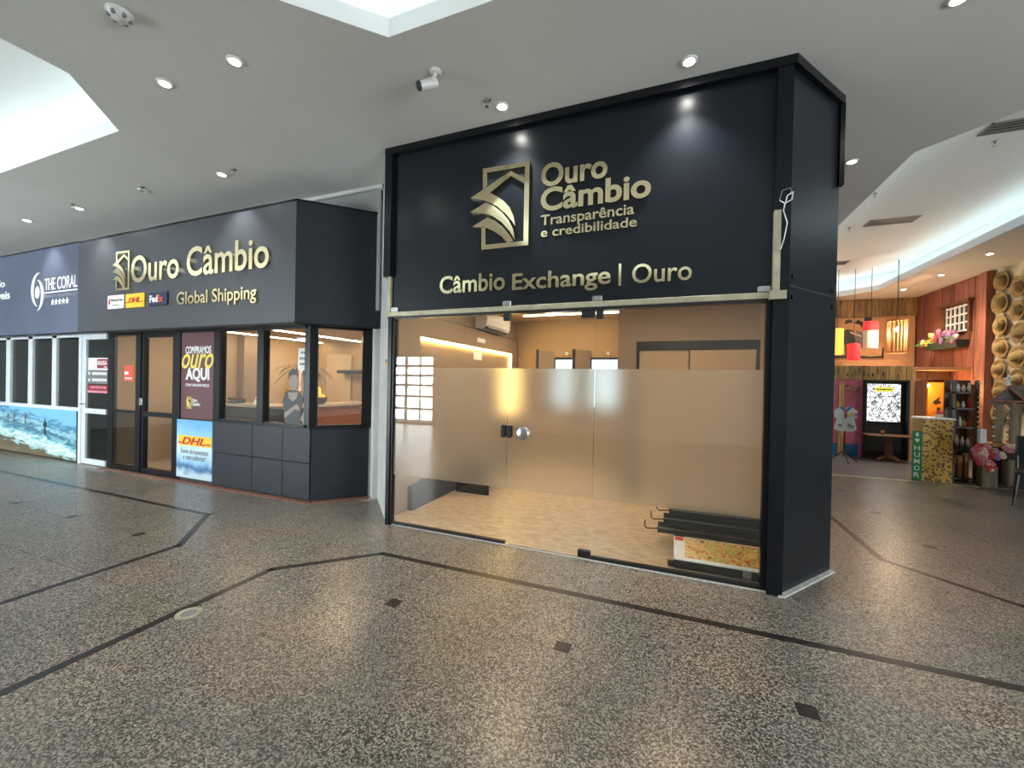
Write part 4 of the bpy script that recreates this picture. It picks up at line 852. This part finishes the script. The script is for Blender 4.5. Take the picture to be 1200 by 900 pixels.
for k in range(26):
    a = k*2.4; r = .03+.10*((k*7) % 10)/10; c = Vector((3.93+r*math.cos(a), 11.9+r*.5*math.sin(a), 1.63-.1*((k*3) % 7)/7+.05*math.sin(a)))
    d_ = Vector((math.cos(a), -.4, -.5+.4*math.sin(a))).normalized()*.06; q = d_.orthogonal().normalized()*.018
    MB().add([c, c+d_*.5+q, c+d_, c+d_*.5-q], [(0, 1, 2, 3)]).build('leaf', 'leaf', hp)
nb = thing('screen_niche', 'black panelled niche around the bright comic screen', 'niche', (4.5, 12, 0))
B(4.12, 4.92, 11.97, 12.02, .0015, 1.80).build('back_panel', 'ink', nb); B(4.12, 4.15, 11.8, 11.97, .0015, 1.80).build('side', 'ink', nb); B(4.89, 4.92, 11.8, 11.97, .0015, 1.80).build('side', 'ink', nb); B(4.12, 4.92, 11.8, 11.97, 1.77, 1.80).build('lid', 'ink', nb)
tv = thing('display_screen', 'lit upright screen showing a black and white cartoon with a yellow banner', 'screen', (4.5, 11.95, .8))
MB().cbox(4.17, 4.83, 11.93, 11.97, .82, 1.74, .008).build('bezel', 'black_metal', tv); B(4.195, 4.805, 11.925, 11.93, .85, 1.715).build('picture', 'comic_screen', tv)
emis('banner_yellow', lin((236, 226, 90)), .5)
B(4.34, 4.67, 11.921, 11.925, 1.535, 1.645).build('banner', 'banner_yellow', tv); scribble(4.37, 4.64, 1.575, 1.60, 11.921, .002, 'ink', tv, (1, 1, 2, 1, 1))
tb = thing('pedestal_table', 'brown wooden pedestal table in front of the lit screen', 'table', (4.47, 11.55, 0))
MB().cbox(4.02, 4.90, 11.3, 11.78, .55, .585, .01).build('top', 'brown_wood', tb)
MB().lathe([(.06, .55), (.07, .5), (.05, .4), (.075, .25), (.06, .15), (.09, .1)], (4.47, 11.55, 0), n=14).build('column', 'brown_wood', tb, True)
for a in (0.4, 1.97, 3.54, 5.1): MB().cyl((4.47, 11.55, .12), (4.47+.26*math.cos(a), 11.55+.26*math.sin(a), .03), .05, .03, 8).build('foot', 'brown_wood', tb)
jr = tag(MB().lathe([(0, 0), (.03, 0), (.035, .06), (.03, .09), (0, .09)], (4.33, 11.5, .585), n=12).build('cup', 'bamboo', None, True), 'small tan cup on the pedestal table', 'cup')
ss = thing('shirt_cutout', 'white cut-out school shirt with a red tie on a black tripod stand', 'display', (3.47, 10.9, 0))
so = lambda ps: [(3.47+u*.21, .95+v*.28) for u, v in ps]
MB().plate(so([(-.25, .95), (-.55, .85), (-.95, .55), (-.9, .05), (-.72, .0), (-.95, -.85), (-.6, -1), (.6, -1), (.95, -.85), (.72, .0), (.95, .05), (.98, .55), (.55, .85), (.25, .95), (0, .7)]), 10.9, 10.92).build('shirt', 'shirt_white', ss)
MB().plate(so([(-.1, .7), (.1, .7), (.14, .2), (0, -.05), (-.14, .2)]), 10.885, 10.9).build('tie', 'tie', ss)
for p in ([(-.55, .85), (-.25, .95), (-.05, .7), (-.18, .55)], [(.55, .85), (.25, .95), (.05, .7), (.18, .55)]): MB().plate(so(p), 10.888, 10.9).build('collar', 'blue_wall', ss)
MB().plate(so([(.3, .4), (.6, .5), (.62, .25), (.32, .2)]), 10.89, 10.9).build('badge', 'petal_yellow', ss); MB().plate(so([(-.6, -.45), (-.3, -.45), (-.3, -.65), (-.6, -.65)]), 10.89, 10.9).build('pocket', 'plastic_grey', ss); MB().plate(so([(.2, -.4), (.7, -.55), (.68, -.7), (.2, -.55)]), 10.89, 10.9).build('pocket', 'plastic_grey', ss); MB().plate(so([(.78, .5), (.98, .42), (.95, .2), (.8, .25)]), 10.89, 10.9).build('badge', 'petal_violet', ss)
MB().cyl((3.47, 10.94, .17), (3.47, 10.94, 1.1), .014).build('pole', 'black_metal', ss)
for a in (.3, 2.6, 4.7): MB().cyl((3.47, 10.94, .24), (3.47+.27*math.cos(a), 10.94+.27*math.sin(a), .008), .012, n=8).build('leg', 'black_metal', ss)
# painted dancers mural
mu = thing('wall_mural', 'tan wall mural of a dancing couple in dark clothes above the plank fascia', 'mural', (4.6, 14.4, 2.4))
MB().cbox(3.5, 5.42, 14.38, 14.45, 2.42, 3.60, .01).build('canvas', 'mural_tan', mu); Ym = 14.38
def mp(ps, m, nm, k=1): MB().plate(ps, Ym-.004*k, Ym).build(nm, m, mu)
mp(ell(4.60, 3.40, .075, .10), 'mural_tan', 'face', 2); mp([(4.50, 3.42), (4.52, 3.54), (4.64, 3.56), (4.70, 3.47), (4.60, 3.46)], 'ink', 'hair', 3)
mp([(4.45, 3.22), (4.55, 3.28), (4.68, 3.26), (4.78, 3.05), (4.82, 2.98), (4.74, 2.9), (4.72, 2.62), (4.66, 2.48), (4.54, 2.48), (4.52, 2.8), (4.42, 3.0)], 'ink', 'suit', 1)
mp(ell(4.79, 3.38, .06, .09), 'mural_tan', 'face', 2); mp([(4.72, 3.44), (4.80, 3.54), (4.92, 3.47), (4.90, 3.3), (4.85, 3.40)], 'ink', 'hair', 3)
mp([(4.78, 3.24), (4.90, 3.2), (4.98, 2.95), (4.94, 2.75), (4.80, 2.78), (4.76, 2.95), (4.7, 3.1)], 'grey_ink', 'dress', 2)
mp([(4.62, 3.22), (4.88, 3.10), (4.90, 3.05), (4.64, 3.16)], 'petal_cream', 'arm', 3); mp([(3.6, 2.45), (5.4, 2.45), (5.4, 2.52), (5.1, 2.50), (4.7, 2.55), (3.6, 2.50)], 'ink', 'ground_line', 1); mp([(5.35, 2.5), (5.40, 2.5), (5.40, 2.75), (5.37, 2.75)], 'ink', 'edge_line', 1)
mp([(4.95, 3.5), (5.12, 3.5), (5.12, 3.60), (4.95, 3.6)], 'ink', 'hat', 1)
B(3.5, 5.7, 14.2, 14.45, 2.12, 2.40).build('ledge', 'mural_tan', mu)
def lantern(x, y, z0, z1, r, mtop, mbody, label, split=.7, cap=True):
    t = thing('paper_lantern', label, 'lantern', (x, y, z1)); zs = z0+(z1-z0)*split
    n = 14; prof = [(r*.8, z0), (r, z0+.02), (r, zs)] ; MB().lathe(prof, (x, y, 0), n=n).build('body', mbody, t)
    MB().lathe([(r*1.02, zs), (r*1.02, z1-.02), (r*.8, z1)], (x, y, 0), n=n).build('upper_band', mtop, t)
    for q in range(5): zz = z0+.02+(z1-z0-.04)*q/4; MB().lathe([(r*1.01, zz-.006), (r*1.035, zz), (r*1.01, zz+.006)], (x, y, 0), n=n).build('rib', mtop if zz > zs else mbody, t)
    MB().cyl((x, y, z1), (x, y, ZC+.50), .006, n=6).build('cord', 'ink', t); MB().lathe([(r*.8, z1), (0, z1+.01)], (x, y, 0), n=n).build('cap', 'ink', t)
lantern(3.86, 12.8, 2.45, 3.12, .13, 'lantern_yellow', 'lantern_yellow', 'yellow paper lantern hanging before the dancers mural')
lantern(4.205, 12.8, 2.31, 2.73, .135, 'lantern_red', 'lantern_red', 'short red paper lantern hanging low before the dancers mural')
lantern(4.54, 12.8, 2.59, 3.28, .15, 'lantern_red', 'lantern_white', 'tall paper lantern with white body and red upper band', .66)
bl = thing('bamboo_lantern', 'lit cylindrical bamboo slat lantern hanging beside the plank wall', 'lantern', (4.75, 12.2, 3.2)); bx_, by_ = 4.82, 12.2
for z in (2.46, 3.20): MB().lathe([(.17, z-.02), (.19, z-.02), (.19, z+.02), (.17, z+.02), (.17, z-.02)], (bx_, by_, 0), n=20).build('hoop', 'bamboo', bl)
for q in range(18):
    a = q*2*math.pi/18; MB().cyl((bx_+.18*math.cos(a), by_+.18*math.sin(a), 2.46), (bx_+.18*math.cos(a), by_+.18*math.sin(a), 3.20), .014, n=6).build('slat', 'bamboo', bl)
MB().ball((bx_, by_, 3.0), .05, 12, 8).build('bulb', 'bulb', bl, True); MB().cyl((bx_, by_, 3.05), (bx_, by_, ZC+.50), .008, n=6).build('cord', 'ink', bl)
for a in (0, math.pi/2): MB().cyl((bx_-.17*math.cos(a), by_-.17*math.sin(a), 3.2), (bx_+.17*math.cos(a), by_+.17*math.sin(a), 3.2), .008, n=6).build('spoke', 'bamboo', bl)
l = bpy.data.lights.new('lamp', 'POINT'); l.energy = 45; l.color = (1, .78, .5); l.shadow_soft_size = .05
o = bpy.data.objects.new('lamp', l); COL.objects.link(o); o.location = (bx_, by_, 2.9); put(o, bl)
# red plank wall
rw = struct(B(6.14, 6.3, 11.845, 14.45, 1.80, ZC).build('wall_planks', 'brown_wood'))
y = 11.845
while y < 14.4:
    wd = random.uniform(.19, .26); B(6.105+random.uniform(-.006, .006), 6.14, y+.004, min(y+wd, 14.43)-.004, 1.80, ZC-.01).build('plank', 'red_wood', rw); y += wd
B(6.06, 6.3, 11.66, 11.84, 0.0015, ZC-.01).build('post', 'red_wood', rw); B(6.09, 6.3, 11.845, 14.4, 1.74, 1.84).build('beam', 'red_wood', rw)
struct(B(6.1, 8, 14.45, 14.6, 0, ZC).build('wall_alcove_back', 'wall_dark')); struct(B(6.9, 7.0, 11.7, 14.45, 0, 1.8).build('wall_alcove_side', 'wall_dark'))
lw_ = sempty('window_7', (6.1, 12.6, 3.2))
y0, y1, z0, z1 = 12.21, 13.02, 2.96, 3.56
B(6.085, 6.104, y0, y1, z0, z1).build('dark_back', 'ink', lw_)
for q in range(6): yy = y0+(y1-y0)*q/5; B(6.06, 6.085, yy-.018, yy+.018, z0, z1).build('lattice_bar', 'white_print', lw_)
for q in range(4): zz = z0+(z1-z0)*q/3.2; B(6.055, 6.085, y0, y1, zz-.016, zz+.016).build('lattice_bar', 'white_print', lw_)
B(6.04, 6.10, y0-.07, y0, z0-.05, z1+.03).build('casing', 'brown_wood', lw_); B(6.04, 6.10, y1, y1+.12, z0-.05, z1+.03).build('casing', 'brown_wood', lw_); B(5.99, 6.10, y0-.12, y1+.2, z1+.02, z1+.085).build('hood', 'brown_wood', lw_)
def blossom(p, r, m, parent):
    mb = MB(); p = Vector(p)
    for q in range(6):
        a = q*math.pi/3; mb.ball(p+Vector((-.3*r, .62*r*math.cos(a), .62*r*math.sin(a))), r*.5, 6, 4)
    mb.ball(p+Vector((-.55*r, 0, 0)), r*.5, 6, 4); return mb.build('blossom', m, parent, True)
fb = thing('flower_box', 'dark green flower box full of yellow violet and red blooms under the lattice window', 'flower box', (5.95, 12.85, 2.6))
MB().add([(5.85, 12.2, 2.74), (6.09, 12.2, 2.74), (6.09, 13.5, 2.74), (5.85, 13.5, 2.74), (5.9, 12.25, 2.58), (6.09, 12.25, 2.58), (6.09, 13.45, 2.58), (5.9, 13.45, 2.58)], [(0, 1, 2, 3), (7, 6, 5, 4), (0, 4, 5, 1), (1, 5, 6, 2), (2, 6, 7, 3), (3, 7, 4, 0)]).build('trough', 'trough_green', fb)
for q in range(46):
    yy = 12.22+1.42*random.random(); h = random.random()
    m = random.choice(['petal_yellow', 'petal_yellow', 'petal_cream']) if yy > 13.1 else random.choice(['petal_red', 'petal_pink', 'petal_violet', 'petal_red']) if yy > 12.5 else random.choice(['petal_violet', 'petal_cream', 'petal_pink'])
    blossom((5.86+.1*random.random(), yy, 2.72+.32*h*(1-abs(yy-12.9)/1.3)), .06, m, fb)
for q in range(20):
    yy = 12.2+1.5*random.random(); c = Vector((5.86, yy, 2.72+.12*random.random())); d_ = Vector((-.1, random.uniform(-.08, .08), random.uniform(-.08, .05))); qv = Vector((0, .025, .02))
    MB().add([c, c+d_*.5+qv, c+d_, c+d_*.5-qv], [(0, 1, 2, 3)]).build('leaf', 'leaf', fb)
# orange cloth and doorway strips between the niche and the planks
oc = thing('wall_cloth', 'orange cloth hanging in the lit recess behind the spotted podium', 'cloth', (5.8, 12.6, .8))
B(5.5, 6.02, 12.72, 12.75, .5, 1.78).build('cloth', 'orange_cloth', oc)
mbx = MB().plate([(5.72, 1.32), (5.78, 1.38), (5.86, 1.46), (5.83, 1.36), (5.88, 1.30), (5.80, 1.26), (5.74, 1.26)], 12.715, 12.72); mbx.build('bird_mark', 'ink', oc); MB().plate([(5.80, 1.2), (5.86, 1.18), (5.84, 1.08), (5.80, 1.10)], 12.715, 12.72).build('bird_mark', 'ink', oc)
struct(MB().box(5.1, 5.28, 12.0, 12.1, .9, 1.80).build('trim_4', 'red_wood')); struct(MB().box(5.36, 5.44, 12.3, 12.4, 0.0015, 1.80).build('trim_5', 'orange_cloth'))
struct(B(4.92, 5.25, 12.03, 12.1, 0.0015, .9).build('wall_niche_side', 'wall_dark')); struct(B(5.3, 6.9, 12.85, 12.95, 0.0015, 2.05).build('wall_recess', 'brown_wood'))
l = bpy.data.lights.new('recess_lamp', 'POINT'); l.energy = 14; l.color = (1, .66, .3); l.shadow_soft_size = .05
rl = thing('recess_lamp', 'small bare warm lamp in the recess above the orange cloth', 'lamp', (5.5, 12.45, 1.72))
MB().ball((5.5, 12.45, 1.70), .035, 10, 7).build('globe', 'bulb', rl, True); MB().cyl((5.5, 12.45, 1.73), (5.5, 12.45, 2.05), .008, n=6).build('cord', 'ink', rl)
o = bpy.data.objects.new('lamp', l); COL.objects.link(o); o.location = (5.5, 12.35, 1.60); put(o, rl)
# podium
pd = thing('podium', 'yellow leopard-spotted podium with a green strip lettered HUMOR', 'podium', (4.25, 9.5, 0))
MB().prism([(4.075, 9.335), (4.48, 9.335), (4.48, 9.75), (4.2, 9.75)], .0015, 1.09).build('body', 'leopard', pd); MB().prism([(3.98, 9.42), (4.075, 9.33), (4.2, 9.75), (4.14, 9.75)], .06, 1.09).build('wing', 'ochre_board', pd)
MB().prism([(3.955, 9.44), (4.075, 9.31), (4.50, 9.31), (4.50, 9.78), (4.13, 9.78)], 1.09, 1.115).build('top', 'soft_white', pd)
gp = Vector((3.972, 9.412, 0)); gd = Vector((.095, -.09, 0)).normalized(); gn = Vector((-gd.y*-1, -gd.x, 0)); gn = Vector((gd.y, -gd.x, 0))
def gmap(x, y, z): p = gp+gd*x+gn*(-y); return (p.x, p.y, z)
MB().box(0, .13, -.006, .004, .01, .87).map(gmap).build('green_strip', 'green_print', pd)
text('I', .045, .085, .775, .845, -.006, .003, 'white_print', pd, 'letter', bold=.02, fn=gmap); text('♥', .035, .10, .67, .74, -.006, .003, 'white_print', pd, 'heart', fn=gmap)
for q, ch in enumerate('HUMOR'): text(ch, .03, .105, .53-.118*q, .615-.118*q, -.006, .003, 'white_print', pd, 'letter', bold=.01, fn=gmap)
tr = thing('paper_flowers', 'small red and white trinket standing on the podium top', 'trinket', (4.36, 9.5, 1.115))
MB().ball((4.33, 9.5, 1.15), .035, 8, 6).build('base', 'petal_cream', tr, True); MB().ball((4.37, 9.5, 1.20), .045, 8, 6, (1.3, 1, .7)).build('cap', 'petal_red', tr, True); MB().ball((4.385, 9.49, 1.15), .035, 8, 6).build('base', 'petal_cream', tr, True)
# shelf with goods
sh = thing('display_shelf', 'dark wooden open shelf of small goods beside the spotted podium', 'shelf', (4.75, 9.75, 0))
for x in (4.60, 4.90): 
    for yy in (9.6, 9.83): B(x-.02, x+.02, yy-.02, yy+.02, .0015, 1.78).build('post', 'dark_wood', sh)
for z in (.05, .60, .95, 1.28, 1.56): B(4.58, 4.92, 9.58, 9.85, z-.015, z+.015).build('shelf_board', 'dark_wood', sh)
B(4.60, 4.94, 9.84, 9.86, .0015, 1.78).build('back', 'brown_wood', sh); B(4.54, 4.90, 9.5, 9.6, .56, .63).build('front_bar', 'ink', sh)
for z, n in ((1.295, 4), (1.575, 4), (.965, 5), (.615, 4)):
    for q in range(n):
        x = 4.64+.22*q/(n-1); hh = random.uniform(.09, .2); mm = random.choice(['petal_cream', 'petal_yellow', 'trough_green', 'petal_red', 'bamboo', 'plastic_white'])
        t = tag(MB().lathe([(0, 0), (.025, 0), (.028, hh*.6), (.012, hh*.8), (.014, hh), (0, hh)], (x, 9.72, z), n=10).build('bottle', mm, None, True), 'small bottle or jar on the dark wooden goods shelf', 'bottle', 'goods on the dark shelf')
for q in range(3):
    x = 4.66+.09*q; tag(MB().cbox(x-.03, x+.03, 9.68, 9.76, .0655, .40+.05*q, .008).build('plank_offcut', 'bamboo'), 'upright wooden slat stored at the bottom of the goods shelf', 'slat', 'slats in the goods shelf')
for q in range(9): 
    pass
bs = thing('string_of_beads', 'string of pale beads hanging down the shelf post', 'beads', (4.91, 9.55, 1.7))
for q in range(12): MB().ball((4.915, 9.565, 1.74-.085*q), .018, 7, 5).build('bead', 'petal_cream', bs, True)
MB().cyl((4.915, 9.565, .80), (4.915, 9.565, 1.775), .004, n=5).build('cord', 'ink', bs)
# straw hat wall
hw = struct(B(6.2, 6.3, 8.2, 11.655, 0.0015, ZC).build('wall_hats', 'plaster'))
hproto = None
for ci in range(6):
    for ri in range(7):
        yy = 11.40-.47*ci; zz = 3.84-.45*ri-(.22 if ci % 2 else 0)
        if zz < 1.1: continue
        if hproto is None:
            h = thing('straw_hat', 'round straw hat with a domed crown fixed to the rough hat wall', 'hat', (0, 0, 0), 'straw hats on the wall')
            pr = [(.225, .035), (.235, .05), (.21, .03), (.17, .015), (.13, .02), (.118, .06), (.10, .115), (.06, .14), (0, .145)]
            MB().lathe(pr, (0, 0, 0), (-1, 0, 0), 22).build('crown_and_brim', 'straw', h, True)
            MB().lathe([(.131, .021), (.134, .025), (.124, .058), (.12, .06)], (0, 0, 0), (-1, 0, 0), 22).build('band', 'dark_board', h, True)
            hproto = h; kids = list(h.children)
        else:
            h = hproto.copy(); COL.objects.link(h)
            for kd in kids:
                c = kd.copy(); COL.objects.link(c); c.parent = h
        h.location = (6.18, yy+random.uniform(-.03, .03), zz+random.uniform(-.01, .01)); h.rotation_euler = (random.uniform(0, 6), random.uniform(-.05, .05), random.uniform(-.06, .06)); s_ = random.uniform(.84, .94); h.scale = (s_, s_, s_)
# little roofed stall
stl = thing('market_stall', 'little roofed wooden stall with a white cross on its gable before the hat wall', 'stall', (5.3, 9.3, 0))
RX, RY = 5.08, 9.2
for sgn in (-1, 1):
    mbq = MB(); a = Vector((RX, RY, 1.70)); b = Vector((RX+sgn*.24, RY, 1.42)); e = Vector((.65, .25, 0)); up_ = Vector((0, 0, .03))
    mbq.add([a, b, b+e, a+e, a-up_, b-up_, b+e-up_, a+e-up_], [(0, 1, 2, 3), (7, 6, 5, 4), (0, 4, 5, 1), (1, 5, 6, 2), (2, 6, 7, 3), (3, 7, 4, 0)]).build('roof_slope', 'roof_grey', stl)
    f_ = Vector((0, -.02, 0)); mbq = MB(); mbq.add([a+f_, b+f_, b+f_-up_*1.6, a+f_-up_*1.6, a, b, b-up_*1.6, a-up_*1.6], [(0, 1, 2, 3), (4, 7, 6, 5), (0, 4, 5, 1), (1, 5, 6, 2), (2, 6, 7, 3), (3, 7, 4, 0)]).build('bargeboard', 'red_wood', stl)
B(RX-.20, RX+.2, RY-.02, RY, 1.425, 1.455).build('tie_beam', 'red_wood', stl)
for q in range(4): 
    for sg in (1,): 
        p0 = Vector((RX, RY, 1.71))+Vector((.65, .25, 0))*(q/4+.1); B(p0.x, p0.x+.02, p0.y, p0.y+.02, 1.68, 1.72).build('ridge_cap', 'red_wood', stl)
B(RX-.012, RX+.012, RY-.012, RY+.012, 1.69, 1.87).build('cross', 'white_print', stl); B(RX-.045, RX+.045, RY-.012, RY+.012, 1.80, 1.824).build('cross_arm', 'white_print', stl)
for x0, x1 in ((4.975, 5.085), (5.17, 5.30), (5.40, 5.55)): B(x0, x1, 9.3, 9.34, .72, 1.44).build('upright_board', 'grey_wood', stl)
B(4.86, 5.75, 9.1, 9.45, .69, .74).build('counter_board', 'bamboo', stl)
MB().prism([(4.80, 9.22), (4.97, 9.18), (5.0, 9.4), (4.82, 9.4)], 0.0015, .36).build('planter_box', 'grey_wood', stl); B(4.78, 4.86, 9.25, 9.33, .72, .96).build('white_post', 'soft_white', stl)
B(4.97, 5.75, 9.35, 9.42, 0.0015, .69).build('back_panel', 'wall_dark', stl)
MB().cbox(5.06, 5.16, 9.12, 9.3, .06, .5, .02).build('side_box', 'grey_wood', stl)
for x in (4.955, 5.13, 5.35):
    for q in range(9): MB().ball((x, 9.28, 1.38-.075*q), .022, 7, 5).build('garland_bead', 'petal_cream' if q % 2 else 'bamboo', stl, True)
fk = thing('flower_bouquet', 'large bunch of red and cream flowers hanging on the stall counter', 'flowers', (4.8, 9.1, .5))
for q in range(44):
    a = random.random()*6.28; r = .19*math.sqrt(random.random()); c = (4.80+.25*0+r*math.cos(a)*1.0, 9.08+.05*math.sin(a), .53+r*math.sin(a)*1.05)
    m = random.choice(['petal_red', 'petal_red', 'petal_cream', 'petal_pink']) if c[0] < 4.88 else random.choice(['petal_violet', 'petal_cream', 'petal_yellow'])
    ob = blossom((0, 0, 0), .045, m, fk); ob.matrix_parent_inverse = Matrix.Translation(-fk.location); ob.location = c; ob.rotation_euler = (0, 0, math.pi/2+random.uniform(-.5, .5))
for q in range(14):
    a = q*.45; ob = blossom((0, 0, 0), .05, random.choice(['petal_pink', 'petal_cream', 'bamboo']), fk); ob.location = (4.98+.02*q, 9.05, .69+.03*math.sin(q*2.1)); ob.rotation_euler = (0, 0, math.pi/2)
# black chair at the edge
ch = thing('dining_chair', 'black high-backed chair standing before the roofed stall', 'chair', (4.74, 8.0, 0))
def chm(x, y, z):
    a = math.radians(-28); return (4.74+x*math.cos(a)-y*math.sin(a), 8.0+x*math.sin(a)+y*math.cos(a), z)
MB().cbox(-.21, .21, -.21, .21, .44, .49, .015).map(chm).build('seat', 'black_metal', ch)
for x, y in ((-.18, -.18), (.18, -.18)): MB().cyl((x, y, .44), (x*1.2, y*1.2, .0), .026, .017, 8).map(chm).build('leg', 'black_metal', ch)
for x in (-.18, .18): MB().cyl((x, .18, .44), (x*1.1, .26, 0), .026, .017, 8).map(chm).build('leg', 'black_metal', ch); MB().cyl((x, .19, .44), (x, .25, .95), .02, n=8).map(chm).build('back_post', 'black_metal', ch)
MB().cbox(-.2, .2, .2, .25, .56, .96, .02).map(chm).build('backrest', 'black_metal', ch)
